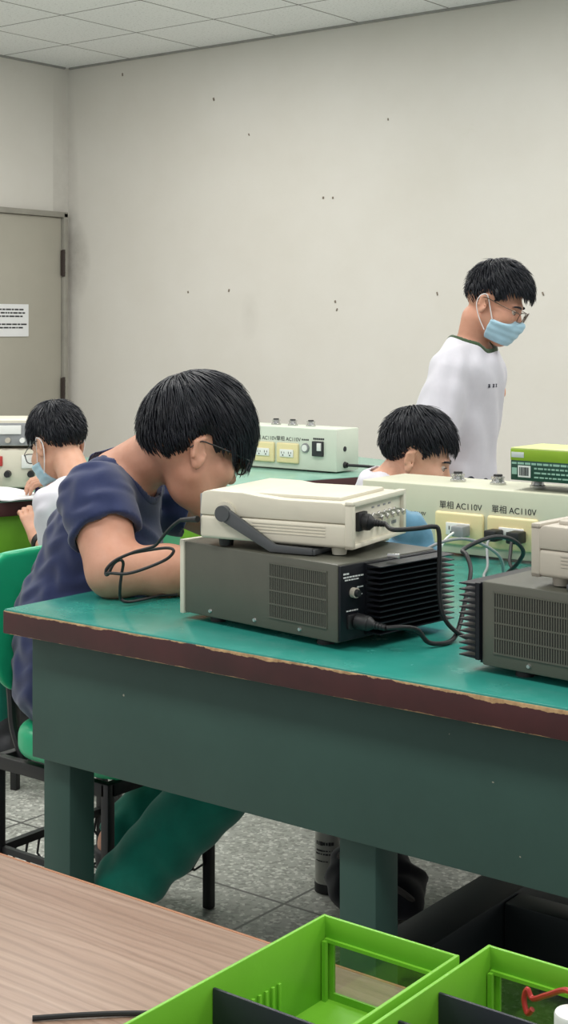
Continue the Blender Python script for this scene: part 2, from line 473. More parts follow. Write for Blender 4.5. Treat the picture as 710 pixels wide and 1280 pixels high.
# ---------------------------------------------------------------- room
struct(box('floor', (-2.6, 3.0, -.05), (9.4, 8.0, .1), M_floor))
struct(box('ceiling', (-2.6, 3.0, 3.15), (9.4, 8.0, .1), M_ceil))
wb = struct(box('wall_back', (-2.6, 6.89, 1.55), (9.2, .1, 3.1), M_wall))
wl = struct(box('wall_left', (-7.17, 3.0, 1.55), (.1, 8.0, 3.1), M_wall))
mb = MB()
mb.box((-2.6, 6.832, 3.094), (9.0, .016, .012)); mb.box((-7.112, 3.0, 3.094), (.016, 7.6, .012))
struct(mb.build('trim_1', mat('ceiling_angle_trim', (150, 150, 146), .6)))
mb = MB()
for x, z, r in ((-5.825, 2.765, .012), (-5.543, 2.522, .007), (-4.526, 2.525, .007), (-4.981, 2.105, .011), (-4.912, 2.101, .010), (-6.038, 1.567, .010),
                (-5.702, 1.572, .010), (-4.895, 1.494, .011), (-4.883, 1.447, .008), (-6.611, 3.003, .010), (-3.55, 1.52, .008), (-4.2, 1.53, .008)):
    mb.box((x, 6.838, z), (r, .004, r * random.uniform(1.2, 2.6)), .001, rot=(0, random.uniform(-.5, .5), 0))
struct(mb.build('scuff_marks', M_smudge, wb))
# the door in the left wall
DX = -7.12
dr = bpy.data.objects.new('door_1', None); COL.objects.link(dr); dr.location = (DX, 6.2, 0); struct(dr)
struct(box('door_slab', (.012, .02, 1.04), (.03, 1.06, 2.08), M_door, dr, .003))
fm = MB(); fm.box((.02, .573, 1.055), (.06, .036, 2.11), .003); fm.box((.02, -.533, 1.055), (.06, .036, 2.11), .003); fm.box((.02, .02, 2.1), (.06, 1.14, .036), .003)
struct(fm.build('door_frame', M_frame, dr))
for z in (1.776, .92, .25):
    h = MB(); h.cyl((.045, .555, z - .09), (.045, .555, z + .09), .010, seg=12); h.box((.04, .548, z), (.012, .024, .17), .002)
    for k in range(4): h.cyl((.045, .555, z - .066 + k * .044), (.045, .555, z - .062 + k * .044), .012, seg=12)
    struct(h.build('hinge', M_rust, dr))
kb = MB(); kb.cyl((.02, -.43, 1.0), (.06, -.43, 1.0), .012); kb.sph((.075, -.43, 1.0), .026); struct(kb.build('door_knob', M_steel, dr))
nt = thing('paper_notice', 'white printed paper notice taped to the grey door', 'notice', (DX + .033, 6.30, 1.39))
box('sheet', (0, 0, 0), (.002, .30, .21), M_paper, nt)
mb = MB()
for r_ in range(5):
    if r_ == 3: mb.build('printed_heading', M_ink, nt); mb = MB()
    y = -.12
    while y < .10:
        l = random.uniform(.012, .05); mb.box((.0014, y + l / 2, .07 - r_ * .022 - (.03 if r_ > 2 else 0)), (.0006, l, .010)); y += l + .006
mb.build('printed_lines', M_ink, nt)

# ---------------------------------------------------------------- work benches
def bench(name, label, loc, rz, L, W, tm, em, am, front=True, stretch=None, legs=None, xl=0, sides=False):
    t = thing(name, label, 'workbench', loc, rz)
    hx, hy = L / 2, W / 2
    box('tabletop', (0, 0, .770), (L - .004, W - .004, .02), tm, t, .002)
    e = MB(); th = .022
    e.box((0, -hy + th / 2, .754), (L, th, .046), .003); e.box((0, hy - th / 2, .754), (L, th, .046), .003)
    e.box((-hx + th / 2, 0, .754), (th, W - 2 * th, .046), .003); e.box((hx - th / 2, 0, .754), (th, W - 2 * th, .046), .003)
    e.build('edge_band', em, t)
    box('core', (0, 0, .747), (L - .05, W - .05, .027), M_dark, t)
    return t
BX0, BX1, BY0, BY1 = -2.198, .25, 1.932, 3.36
bl, bw = BX1 - BX0, BY1 - BY0
bcx, bcy = (BX0 + BX1) / 2, (BY0 + BY1) / 2
fb = bench('workbench', 'large teal-topped workbench with dark green front panel and chipped maroon edge', (bcx, bcy, 0), 0, bl, bw, M_top, M_edge, M_panel)
def W2L(x, y, z=0): return (x - bcx, y - bcy, z)
box('apron', W2L((-2.167 + .22) / 2, 1.994, .608), (2.387, .024, .258), M_panel, fb, .002)
box('apron', W2L((-2.167 + .22) / 2, 3.298, .608), (2.387, .024, .258), M_panel, fb, .002)
for x in (-2.126, -1.393, -.60, .16):
    for y in (2.045, 3.25):
        box('leg', W2L(x, y, .37), (.076, .07, .735), M_panel, fb, .004)
for x in (-1.483, -.60, .16): box('stretcher', W2L(x, 2.65, .115), (.104 if x < -1 else .06, 1.24, .13), M_dark, fb, .004)
box('stretcher', W2L(-.635, 2.62, .115), (1.59, .07, .12), M_dark, fb, .004)

ANG = R(-18.5)
flx, fly = -3.95, 3.62
far = bench('workbench', 'pale teal workbench at left rear with lime green side under masked student', (-3.96, 3.95, 0), ANG, 1.30, 2.55, M_topfar, M_maroon, M_apronlime)
box('apron', (.60, 0, .665), (.024, 2.35, .13), M_apronlime, far, .002); box('apron', (-.60, 0, .665), (.024, 2.35, .13), M_apronlime, far, .002)
for x in (-.55, .55):
    for y in (-1.15, 1.15): box('leg', (x, y, .37), (.07, .07, .735), M_apronlime, far, .004)

wt = thing('wooden_table', 'brown wood-grain table in the foreground holding the lime green bins', 'table', (-.85, .62, 0))
box('tabletop', (0, 0, .736), (2.5, .93, .028), M_wood, wt, .002)
box('edge_strip', (0, .466, .736), (2.5, .004, .028), mat('orange_brown_edge', (150, 96, 58), .5), wt, .001)
box('apron', (0, 0, .69), (2.3, .8, .06), M_wood, wt)
for x in (-1.15, 1.15):
    for y in (-.38, .38): box('leg', (x, y, .36), (.05, .05, .72), M_dark, wt, .004)

# ---------------------------------------------------------------- chairs
def make_chair(label, loc, rz):
    t = thing('plastic_chair', label, 'chair', loc, rz, 'green plastic classroom chairs')
    def seat_f(p):
        q = np.abs(p - np.array([.0, 0, .425])) - np.array([.185, .195, .028]) + .09 * np.array([1, 1, 0])
        d2 = np.linalg.norm(np.maximum(q[:, :2], 0), axis=1) + np.minimum(np.maximum(q[:, 0], q[:, 1]), 0) - .09
        w = np.stack([d2 + .022, np.abs(p[:, 2] - .42) - .010], 1)
        d = np.linalg.norm(np.maximum(w, 0), axis=1) + np.minimum(w.max(1), 0) - .028
        dish = np.linalg.norm((p - np.array([.01, 0, .60])) / np.array([1, 1, .75]), axis=1) - .215
        return smax(d, -dish * .8, .02)
    sdf('seat', seat_f, (-.23, -.24, .36), (.23, .24, .50), .007, M_chair, t)
    def back_f(p):
        z = p[:, 2] - .670; x = p[:, 0] + .235 + .16 * z - .45 * p[:, 1] ** 2
        q = np.stack([np.abs(p[:, 1]) - .21 + .08, np.abs(z) - .155 + .08], 1)
        d2 = np.linalg.norm(np.maximum(q, 0), axis=1) + np.minimum(q.max(1), 0) - .08
        w = np.stack([d2 + .010, np.abs(x) - .002], 1)
        return np.linalg.norm(np.maximum(w, 0), axis=1) + np.minimum(w.max(1), 0) - .010
    sdf('backrest', back_f, (-.32, -.23, .51), (-.15, .23, .86), .006, M_chair, t)
    b = .011
    for s in (-1, 1):
        box('leg', (.11, s * .165, .185), (.022, .022, .37), M_plastic, t, .003)
        box('leg', (-.235, s * .165, .185), (.022, .022, .37), M_plastic, t, .003)
        MB().tube([(-.20, s * .12, .35), (-.235, s * .12, .42), (-.245, s * .12, .50), (-.262, s * .12, .60)], .011, 8).build('back_post', M_plastic, t)
    f = MB()
    for s in (-1, 1): f.box((-.0625, s * .165, .355), (.345, .022, .03), .003)
    f.box((-.235, 0, .355), (.022, .33, .03), .003); f.box((.11, 0, .355), (.022, .33, .03), .003)
    f.build('seat_frame', M_plastic, t)
    k = MB()
    k.box((-.235, 0, .155), (.016, .33, .018)); k.box((.10, 0, .155), (.014, .33, .014))
    for s in (-1, 1): k.box((-.07, s * .16, .155), (.33, .012, .014))
    for i in range(9):
        y = -.15 + i * .0375; k.tube([(-.235, y, .155), (-.22, y, .085), (.08, y, .085), (.10, y, .155)], .003, 6, 3)
    for x in (-.21, -.14, -.07, 0, .07): k.tube([(x, -.16, .155), (x, -.155, .088), (x, .155, .088), (x, .16, .155)], .003, 6, 3)
    k.build('book_basket', M_plastic, t)
    return t
make_chair('green plastic chair under the man in the navy T-shirt', (-2.28, 2.365, 0), 0)
make_chair('green plastic chair of the masked student writing at the far left', (-3.10, 3.02, 0), YAW + R(155))
make_chair('green plastic chair of the student behind the outlet box', (-2.33, 3.53, 0), YAW - R(5))

# ---------------------------------------------------------------- bench power supplies
def make_psu(label, loc, rz):
    t = thing('power_supply', label, 'power supply', loc, rz, 'olive grey bench power supplies')
    L, W, z0, z1 = .40, .27, .013, .150
    hx, hy = L / 2, W / 2; zc = (z0 + z1) / 2; H = z1 - z0
    c = MB(); c.box((0, 0, zc), (L, W, H), .004); c.build('case', M_olive, t)
    f = MB(); f.box((-hx - .004, 0, zc), (.012, W + .006, H + .006), .003); f.build('front_bezel', M_cream, t)
    for y in (-.08, -.03, .03, .08): MB().cyl((-hx - .010, y, z0 + .03), (-hx - .028, y, z0 + .03), .011, .009).build('control_knob', M_plastic, t)
    for y in (-.055, .055): MB().box((-hx - .0105, y, z0 + .095), (.004, .075, .045), .001).build('meter', M_white, t)
    box('rear_panel', (hx + .002, 0, zc), (.006, W - .006, H - .006), M_black, t, .001)
    hs = MB(); y0, y1 = -hy + .065, hy + .004
    hs.box((hx + .006, (y0 + y1) / 2, zc + .002), (.008, y1 - y0, H - .012))
    nf = 13
    for k in range(nf):
        z = z0 + .012 + k * (H - .020) / (nf - 1)
        M_ = Matrix(((0, 1, 0, hx + .008), (0, 0, 1, 0), (1, 0, 0, z), (0, 0, 0, 1)))
        hs.prism([(-.0026, 0), (.0026, 0), (.0008, .034), (-.0008, .034)], y0, y1, M=M_)
    hs.build('heat_sink', M_black, t, 20)
    for s in (-1, 1):
        g = MB(); g.box((.105, s * (hy + .0004), zc + .004), (.142, .001, .098)); gp = g.build('vent_opening', M_slot, t)
        g = MB()
        for k in range(31): g.box((.105 - .07 + k * .14 / 30, s * (hy + .001), zc + .004), (.0022, .0016, .098))
        for k in range(5): g.box((.105, s * (hy + .0012), zc - .045 + k * .0245), (.144, .002, .0028))
        g.build('vent_grille', M_olive, t)
        for x in (-.125, -.005, .11):
            q = MB(); q.cyl((x, s * hy, z0 + .012), (x, s * (hy + .003), z0 + .012), .0042, .003, 12); q.build('screw', M_steel, t)
        for x in (-.14, .14): MB().cyl((x, s * .10, 0), (x, s * .10, z0 + .002), .016, .014, 16).build('foot', M_plastic, t)
    q = MB(); q.cyl((hx + .004, -hy + .035, z0 + .085), (hx + .014, -hy + .035, z0 + .085), .009); q.build('fuse_holder', M_cream2, t)
    q = MB(); q.cyl((hx + .014, -hy + .035, z0 + .085), (hx + .020, -hy + .035, z0 + .085), .007, .006); q.build('fuse_cap', M_plastic, t)
    q = MB(); q.box((hx + .006, -hy + .035, z0 + .035), (.010, .032, .026), .003); q.build('power_inlet', M_plastic, t)
    pr = MB()
    def dashes(y, z, n, h):
        for _ in range(n):
            l = random.uniform(.003, .008); pr.box((hx + .0052, y + l / 2, z), (.0008, l, h)); y += l + .0016
    dashes(-hy + .010, z1 - .018, 2, .003); dashes(-hy + .010, z1 - .024, 7, .0026); dashes(-hy + .014, z1 - .029, 5, .0022)
    pr.build('rating_print', M_print, t); pr = MB()
    dashes(-hy + .046, z0 + .093, 2, .0022); dashes(-hy + .046, z0 + .080, 2, .0022); dashes(-hy + .018, z0 + .054, 5, .0022)
    pr.build('printed_label', M_print, t)
    return t
PA = R(-7); PAL = (-1.632, 2.190, .78)
make_psu('olive grey power supply with cream bezel and right-facing heat sink, under the cream generator', PAL, PA)
make_psu('olive grey power supply cut off by the right frame edge, heat sink at left', (-.962, 2.164, .78), R(180 - 5))

# ---------------------------------------------------------------- signal generators
def make_gen(label, loc, rz, m_case):
    t = thing('signal_generator', label, 'signal generator', loc, rz, 'benchtop signal generators')
    L, W = .305, .245; hx, hy = L / 2, W / 2
    b = MB(); b.box((0, 0, .032), (L, W, .044), .007, 3)
    for s in (-1, 1):
        for k in range(4): b.box((.035, s * (hy + .0004), .030 + k * .0055), (.15, .0016, .0018))
    b.build('lower_shell', m_case, t)
    u = MB(); u.prism([(-hx, .054), (hx, .054), (hx, .085), (hx - .01, .092), (.02, .092), (-.03, .096), (-.06, .100), (-hx + .02, .101), (-hx + .004, .096)], -hy, hy, .004,
                      Matrix(((1, 0, 0, 0), (0, 0, -1, 0), (0, 1, 0, 0), (0, 0, 0, 1))))
    u.box((.03, 0, .094), (.20, W - .05, .010), .004, 2)
    u.build('upper_shell', m_case, t)
    fr = MB()
    for s in (-1, 1): fr.box((hx + .004, s * (hy - .006), .050), (.016, .012, .082), .002)
    fr.box((hx + .004, 0, .089), (.016, W, .010), .002); fr.box((hx + .004, 0, .013), (.016, W, .008), .002)
    fr.build('rear_frame', m_case, t)
    box('rear_panel', (hx + .001, 0, .051), (.006, W - .026, .07), M_cream, t)
    pi = MB(); pi.box((hx + .006, -.075, .055), (.012, .036, .034), .002); pi.build('power_inlet', M_plastic, t)
    for y in (-.018, .008, .034, .058, .080):
        c = MB(); c.cyl((hx + .003, y, .056), (hx + .024, y, .056), .0066, seg=14); c.cyl((hx + .024, y, .056), (hx + .027, y, .056), .0050, seg=14)
        c.cyl((hx + .003, y, .056), (hx + .006, y, .056), .009, seg=6); c.build('coaxial_socket', M_steel, t)
    pr = MB()
    for y in (-.018, .008, .034, .058): pr.box((hx + .0045, y, .074), (.0008, .010, .003))
    pr.build('socket_print', M_grey, t); pr = MB()
    for k in range(4): pr.box((hx + .0045, .070 + k * .006, .036), (.0008, .004, .006))
    pr.build('printed_label', M_grey, t)
    h = MB()
    poly = [(-.097, .072), (-.080, .066), (.014, .010), (.090, .008), (.090, -.004), (.004, -.004), (-.110, .052), (-.110, .066)]
    for s in (-1, 1):
        M_ = Matrix(((1, 0, 0, 0), (0, 0, 1, s * (hy + .008) - .005), (0, 1, 0, 0), (0, 0, 0, 1)))
        h.prism(poly, 0, .010, .002, M_)
        h.cyl((-.096, s * (hy + .003), .060), (-.096, s * (hy + .015), .060), .015)
    h.box((.080, 0, .001), (.03, W + .02, .010), .002)
    h.build('handle', M_handle, t)
    for s in (-1, 1): MB().cyl((-.096, s * (hy - .002), .060), (-.096, s * (hy + .004), .060), .022).build('handle_pivot', m_case, t)
    for x in (-.11, .125):
        for s in (-1, 1): MB().cyl((x, s * .095, -.004), (x, s * .095, .012), .013, .015).build('foot', m_case if x > 0 else M_plastic, t)
    fp = MB(); fp.box((-hx - .002, 0, .055), (.006, W - .02, .075), .002); fp.build('front_panel', M_grey, t)
    k = MB(); k.cyl((-hx - .004, -.03, .06), (-hx - .02, -.03, .06), .018); k.build('tuning_knob', M_plastic, t)
    return t
ga = R(10)
make_gen('cream signal generator with dark carrying handle standing on the power supply', (-1.648, 2.192, .936), ga, M_cream)
make_gen('grey-beige signal generator on the power supply at the right frame edge', (-.915, 2.165, .936), R(180 - 4), M_cream2)
box_ = tag(MB().box((0, 0, .004), (.022, .010, .008), .001).build('metal_clip', M_steel), 'small shiny metal clip lying on the power supply beside the generator', 'clip')
box_.location = (-1.411, 2.150, .9305); box_.rotation_euler = (0, 0, .4)

# ---------------------------------------------------------------- outlet boxes
def make_outlet_box(label, loc, L, W, plates, plate_w, cn, small=None, terms=(), breaker=None, button=None, hole=False, M_ivory=M_ivory):
    t = thing('outlet_box', label, 'outlet box', loc, 0, 'ivory bench outlet boxes')
    H = .17
    c = MB(); c.box((0, 0, H / 2 + .003), (L, W, H - .006), .004); c.build('housing', M_ivory, t)
    for s in (-1, 1): box('base_rail', (s * (L / 2 - .1), 0, .002), (.1, W - .02, .004), M_plastic, t)
    yf = -W / 2
    for x in plates:
        p = MB(); p.box((x, yf - .005, .068), (plate_w, .012, .080), .006, 3); pl = p.build('outlet_plate', M_plate, t)
        s_ = MB(); s_.box((x, yf - .0125, .068), (.066, .005, .030), .001); so = s_.build('socket', M_white, pl)
        k = MB()
        for dx in (-.017, .017):
            k.box((x + dx - .006, yf - .0152, .070), (.0022, .0012, .009)); k.box((x + dx + .006, yf - .0152, .070), (.0022, .0012, .007)); k.cyl((x + dx, yf - .0146, .060), (x + dx, yf - .0156, .060), .003, seg=10)
        k.build('socket_slots', M_ink, pl)
        text('lettering', cn, .021, M_ink, t, Matrix.Translation((x, yf - .0006, .116)) @ FRONT, align='CENTER')
    if small: text('lettering', 'AC110V', .013, M_ink, t, Matrix.Translation((small, yf - .0006, .092)) @ FRONT, align='CENTER')
    for x in terms:
        q = MB(); q.lathe([(.020, 0), (.020, .005), (.016, .007), (.015, .014), (.017, .016), (.017, .020), (.012, .021)], 20, Matrix.Translation((x, .01, H)))
        q.build('terminal', M_steel, t)
        q = MB(); q.cyl((x, .01, H + .019), (x, .01, H + .025), .012, .011); q.build('terminal_cap', M_plastic, t)
    if breaker:
        b = MB(); b.box((breaker, yf - .005, .092), (.050, .014, .058), .002); bk = b.build('circuit_breaker', M_ink, t)
        b = MB(); b.box((breaker + .012, yf - .014, .100), (.018, .008, .030), .001); b.build('breaker_switch', M_white, bk)
        b = MB()
        for k in range(6): b.box((breaker - .022 + k * .009, yf - .0005, .130), (.007, .001, .007))
        b.build('printed_label', M_ink, t)
    if button:
        b = MB(); b.cyl((button, yf, .092), (button, yf - .006, .092), .019, .018); bb = b.build('button_ring', M_grey, t)
        b = MB(); b.cyl((button, yf - .004, .092), (button, yf - .009, .092), .013); b.build('push_button', M_white, bb)
        b = MB()
        for k in range(4): b.box((button - .015 + k * .009, yf - .0005, .124), (.006, .001, .006))
        b.build('printed_label', M_ink, t)
    if hole:
        b = MB(); b.cyl((L / 2 - .001, -.02, .092), (L / 2 + .002, -.02, .092), .010); b.build('vent_hole', M_ink, t)
        b = MB(); b.cyl((L / 2 - .001, -.02, .030), (L / 2 + .012, -.02, .030), .013, .010); b.build('cable_gland', M_plastic, t)
    return t
BBX = -1.575
make_outlet_box('ivory outlet box with two large plates on the front bench before the seated student', (BBX, 3.16, .78), 1.06, .20,
                [-1.813 - BBX, -1.666 - BBX, -1.30 - BBX, -1.15 - BBX], .136, '單相 AC110V', -1.935 - BBX, terms=[-1.885 - BBX, -1.77 - BBX, -1.66 - BBX, -1.45 - BBX])
BAX = -3.745
make_outlet_box('ivory outlet box with breaker and push button on the far bench', (BAX, 4.575, .78), 1.06, .15,
                [-3.447 - BAX, -3.567 - BAX, -3.82 - BAX, -3.94 - BAX], .108, '單相 AC110V', None,
                terms=[-3.575 - BAX, -3.49 - BAX, -3.40 - BAX], breaker=-3.30 - BAX, button=-3.363 - BAX, hole=True, M_ivory=M_ivory_cast)
# carton on the near outlet box
ct = thing('carton', 'dark and lime green cardboard carton resting on the outlet box', 'carton', (-1.575, 3.155, .9745), R(-2))
box('lower_carton', (0, 0, .024), (.22, .15, .048), M_carton_g, ct, .002)
box('lime_band', (0, 0, .061), (.221, .151, .028), M_carton_l, ct, .002)
box('lid', (0, 0, .076), (.219, .149, .004), M_carton_t, ct, .001)
pr = MB(); pr.box((-.072, -.0758, .022), (.034, .001, .028)); pr.build('barcode_label', M_white, ct)
pr = MB(); x = -.084
while x < -.060:
    wd = random.choice((.0008, .0014, .002)); pr.box((x, -.0766, .022), (wd, .0008, .020)); x += wd + .0012
pr.build('barcode', M_ink, ct)
pr = MB(); pr.box((-.09, -.0761, .061), (.034, .0012, .013), .0004); pr.build('badge', M_print, ct)
pr = MB()
for r_, (x0, x1, h) in enumerate(((-.106, .10, .005), (-.045, .09, .004), (-.045, .08, .004), (-.045, .09, .0035))):
    x = x0
    while x < x1:
        l = random.uniform(.006, .018); pr.box((x + l / 2, -.0757, .041 - r_ * .0105), (l, .0008, h)); x += l + .003
pr.box((-.099, -.0757, .022), (.014, .0008, .016)); pr.build('printed_label', mat('pale_green_print', (150, 186, 168), .6), ct)

# ---------------------------------------------------------------- cords
def cord(name, label, pts, r, m, plug=None, group='power cables'):
    t = thing(name, label, 'cable', pts[0], 0, group); o = Vector(pts[0])
    MB().tube([Vector(p) - o for p in pts], r, 10, 10).build('cable', m, t)
    if plug:
        for nm, shape, mm in plug:
            q = MB(); shape(q, o); q.build(nm, mm, t)
    return t
def plugshape(a, b, r0, r1):
    def s(q, o):
        a_, b_ = Vector(a) - o, Vector(b) - o; d = (b_ - a_)
        q.cyl(a_, a_ + d * .45, r0, r0 * .96, 16, .003); q.cyl(a_ + d * .45, a_ + d * .62, r0 * .93, r1 * 1.35, 16)
        for k in range(4): q.cyl(a_ + d * (.62 + k * .1), a_ + d * (.68 + k * .1), r1 * (1.5 - .1 * k), r1 * (1.45 - .1 * k), 14)
        q.cyl(a_ + d * .6, b_, r1 * 1.15, r1, 14)
    return s
def gl(x, y, z, loc=(-1.648, 2.192, .936), rz=ga):
    return (loc[0] + x * math.cos(rz) - y * math.sin(rz), loc[1] + x * math.sin(rz) + y * math.cos(rz), loc[2] + z)
g0, g1 = gl(.152, -.075, .055), gl(.205, -.070, .052)
cord('power_cable', 'black power cable from the cream generator bending down at a right angle', [g1, (-1.395, 2.125, .985), (-1.370, 2.165, .985), (-1.357, 2.195, .986), (-1.350, 2.203, .978), (-1.349, 2.204, .93),
     (-1.349, 2.203, .87), (-1.338, 2.206, .82), (-1.312, 2.232, .789), (-1.275, 2.258, .786), (-1.25, 2.32, .786), (-1.24, 2.40, .786)], .0042, M_plastic,
     [('plug', plugshape(g0, g1, .016, .0046), M_plastic)])
def pl(x, y, z): return gl(x, y, z, PAL, PA)
q0, q1 = pl(.212, -.10, .050), pl(.268, -.085, .043)
cord('power_cable', 'black power cable from the power supply looping up past the heat sink', [q1, pl(.285, -.06, .043), pl(.292, -.03, .035), pl(.297, -.008, .012), pl(.305, .015, .006), pl(.305, .05, .006), pl(.29, .09, .02),
     pl(.275, .13, .065), pl(.26, .165, .11), pl(.235, .185, .135), pl(.215, .20, .140), pxw(598, 677, 2.74), pxw(620, 671, 2.76), pxw(641, 675, 2.78), pxw(654, 689, 2.80), pxw(647, 704, 2.83), pxw(633, 718, 2.87), pxw(622, 733, 2.93), pxw(612, 745, 2.98)], .0042, M_plastic,
     [('plug', plugshape(q0, q1, .014, .0046), M_plastic)])
yp = 3.06 - .016
def block(x, z, w, h, d):
    def s(q, o): q.box(Vector((x, yp - d / 2, z)) - o, (w, d, h), .004)
    return s
cord('power_cable', 'thin grey cable from the left black plug of the right outlet plate', [(-1.700, yp - .04, .842), (-1.69, yp - .07, .825), (-1.66, yp - .12, .79), (-1.60, yp - .24, .786), (-1.50, 2.70, .80), (-1.46, 2.62, .87), (-1.48, 2.52, .915), (-1.53, 2.46, .90), (-1.56, 2.44, .85), (-1.56, 2.46, .786)], .0032, M_grey,
     [('plug', block(-1.700, .846, .032, .026, .042), M_plastic)])
cord('power_cable', 'short black cable of the right black plug of the right outlet plate', [(-1.640, yp - .04, .840), (-1.63, yp - .065, .82), (-1.60, yp - .11, .79), (-1.50, yp - .15, .786), (-1.35, yp - .18, .786), (-1.2, yp - .3, .786)], .0042, M_plastic,
     [('plug', block(-1.640, .846, .034, .028, .042), M_plastic)])
cord('power_cable', 'white cable with grey plug in the left outlet plate', [(-1.800, yp - .035, .846), (-1.812, yp - .055, .83), (-1.82, yp - .08, .80), (-1.80, yp - .16, .786), (-1.70, yp - .25, .785)], .003, M_white,
     [('plug', block(-1.792, .848, .034, .026, .038), M_grey)])
cord('power_cable', 'black supply cable leaving the end of the far outlet box', [(BAX + .542, 4.555, .81), (-3.15, 4.62, .803), (-3.08, 4.68, .79), (-3.02, 4.74, .784), (-2.95, 4.82, .783)], .006, M_plastic)
# probe lead looping at the man's forearm
lead = [(247, 649, 2.70), (236, 649, 2.72), (226, 650, 2.74), (213, 660, 2.77), (201, 674, 2.80), (192, 683, 2.82), (168, 690, 2.84), (145, 700, 2.85), (134, 710, 2.85), (133, 716, 2.85), (140, 716.5, 2.84), (159, 717, 2.83), (183, 710, 2.83),
        (208, 699, 2.83), (217, 689, 2.83), (210, 685, 2.84), (190, 687, 2.86), (160, 693, 2.88), (139, 705, 2.89), (132, 716, 2.89), (135, 718, 2.88), (142, 705, 2.88), (150, 700, 2.87), (154, 704, 2.88), (152, 718, 2.885), (150, 735, 2.89), (151, 748, 2.905), (160, 752.5, 2.905), (183, 748.5, 2.945), (201, 744.5, 2.975), (222, 743.5, 2.985)]
lp = [pxw(*q) for q in lead]; lp = [(a, b, max(c, .784)) for a, b, c in lp]
ld = cord('probe_lead', 'coiled black probe lead hanging from the generator in front of the forearm', lp, .0031, M_plastic,
          [('strain_relief', (lambda q, o: q.cyl(Vector(lp[0]) - o, Vector(lp[2]) - o, .0062, .004, 12)), M_plastic)], None)
ld['category'] = 'cable'

# ---------------------------------------------------------------- blue folded bag between power supply and outlet box
def bag_f(p):
    lo_ = p - np.array([0, 0, .055]); hi_ = p - np.array([.0, .005, .135])
    def rb(q, b, r): 
        k = np.abs(q) - np.array(b) + r
        return np.linalg.norm(np.maximum(k, 0), axis=1) + np.minimum(k.max(1), 0) - r
    lo_[:, 2] += .05 * lo_[:, 0]; hi_[:, 2] += .35 * hi_[:, 0]
    d = smin(rb(lo_, (.062, .045, .056), .028), rb(hi_, (.040, .035, .038), .024), .012)
    return d + .003 * np.sin(90 * p[:, 2] + 18 * p[:, 0] + 25 * p[:, 1]) + .002 * np.sin(140 * p[:, 0] - 60 * p[:, 2])
bag = sdf('folded_bag', bag_f, (-.09, -.07, -.01), (.09, .07, .20), .004, M_blue)
tag(bag, 'pale blue folded fabric bag standing between the power supply and the outlet box', 'bag'); bag.location = C(.266, 3.0, .784); bag.rotation_euler = (0, 0, YAW)

# ---------------------------------------------------------------- equipment and papers on the far bench
eq = C((-26 - 355) / 1800 * 4.98, 4.98, .78)
es = thing('power_supply', 'beige dual-meter power supply on the far bench at left edge', 'power supply', eq, YAW + R(2), 'equipment stacked on the far bench')
box('case', (0, .13, .074), (.50, .26, .136), M_cream2, es, .004); box('front_panel', (0, -.002, .074), (.49, .012, .128), M_cream, es, .002)
for x in (-.15, .0, .105, .175):
    if x == .105: continue
    a = box('meter', (x, -.009, .098), (.056, .01, .046), M_white, es, .002); box('meter_dark_strip', (x + .031, -.009, .098), (.008, .012, .048), M_ink, a)  # dark strip along the right edge of each meter
box('red_switch', (.072, -.010, .100), (.02, .014, .034), M_red, es, .002)
for x in (-.13, -.06, .02, .10, .18): MB().cyl((x, -.006, .056), (x, -.03, .056), .013, .011).build('control_knob', M_plastic, es)
for k, x in enumerate((-.12, -.09, -.06, .0, .03, .06)): MB().cyl((x, -.006, .025), (x, -.026, .025), .009).build('binding_post', M_red if k % 2 else M_plastic, es)
for x in (-.2, .2): 
    for y in (.03, .23): MB().cyl((x, y, 0), (x, y, .01), .012).build('foot', M_plastic, es)
e2 = thing('frequency_counter', 'light grey counter with display on top of the far power supply', 'instrument', (eq[0], eq[1], eq[2] + .144), YAW + R(2), 'equipment stacked on the far bench')
box('case', (0, .13, .052), (.46, .25, .090), M_cream, e2, .004); box('front_panel', (0, .002, .048), (.45, .012, .078), M_grey, e2, .002)
box('display', (-.04, -.006, .066), (.10, .008, .026), mat('dark_display', (58, 66, 82), .2), e2, .001); box('label_panel', (.09, -.006, .064), (.11, .006, .03), M_white, e2, .001)
for k in range(9): MB().cyl((-.2 + k * .05, -.004, .028), (-.2 + k * .05, -.018, .028), .009).build('push_button', M_white if k % 3 else M_cream2, e2)
for x in (-.18, .18):
    for y in (.03, .22): MB().cyl((x, y, 0), (x, y, .008), .012).build('foot', M_plastic, e2)
# notebook: curled pages
def sheet(name, label, loc, rz, w_, d_, curl, m, grp=None):
    me = bpy.data.meshes.new(name); bm = bmesh.new(); n = 12; th = .004; top = []; bot = []
    for i in range(n + 1):
        x = -w_ / 2 + w_ * i / n; z = curl * abs(math.sin((i / n) * PI * 1.6)) * (1 - .5 * i / n)
        for lst, dz in ((top, th), (bot, 0)): lst.append((bm.verts.new((x, -d_ / 2, z + dz)), bm.verts.new((x, d_ / 2, z + dz))))
    for i in range(n):
        bm.faces.new((top[i][0], top[i + 1][0], top[i + 1][1], top[i][1])); bm.faces.new((bot[i][1], bot[i + 1][1], bot[i + 1][0], bot[i][0]))
        for j in (0, 1): bm.faces.new((bot[i][j], bot[i + 1][j], top[i + 1][j], top[i][j]) if j == 0 else (top[i][j], top[i + 1][j], bot[i + 1][j], bot[i][j]))
    for i in (0, n): bm.faces.new((top[i][0], top[i][1], bot[i][1], bot[i][0]))
    bmesh.ops.recalc_face_normals(bm, faces=bm.faces); bm.to_mesh(me); bm.free()
    for p in me.polygons: p.use_smooth = True
    me.set_sharp_from_angle(angle=R(40)); o = link(name, me, m); o.location = loc; o.rotation_euler = (0, 0, rz); return tag(o, label, 'paper', grp)
sheet('notebook', 'open white notebook under the hands of the masked student at far left', C(-.905, 4.74, .781), YAW + R(-16), .36, .22, .022, M_paper)

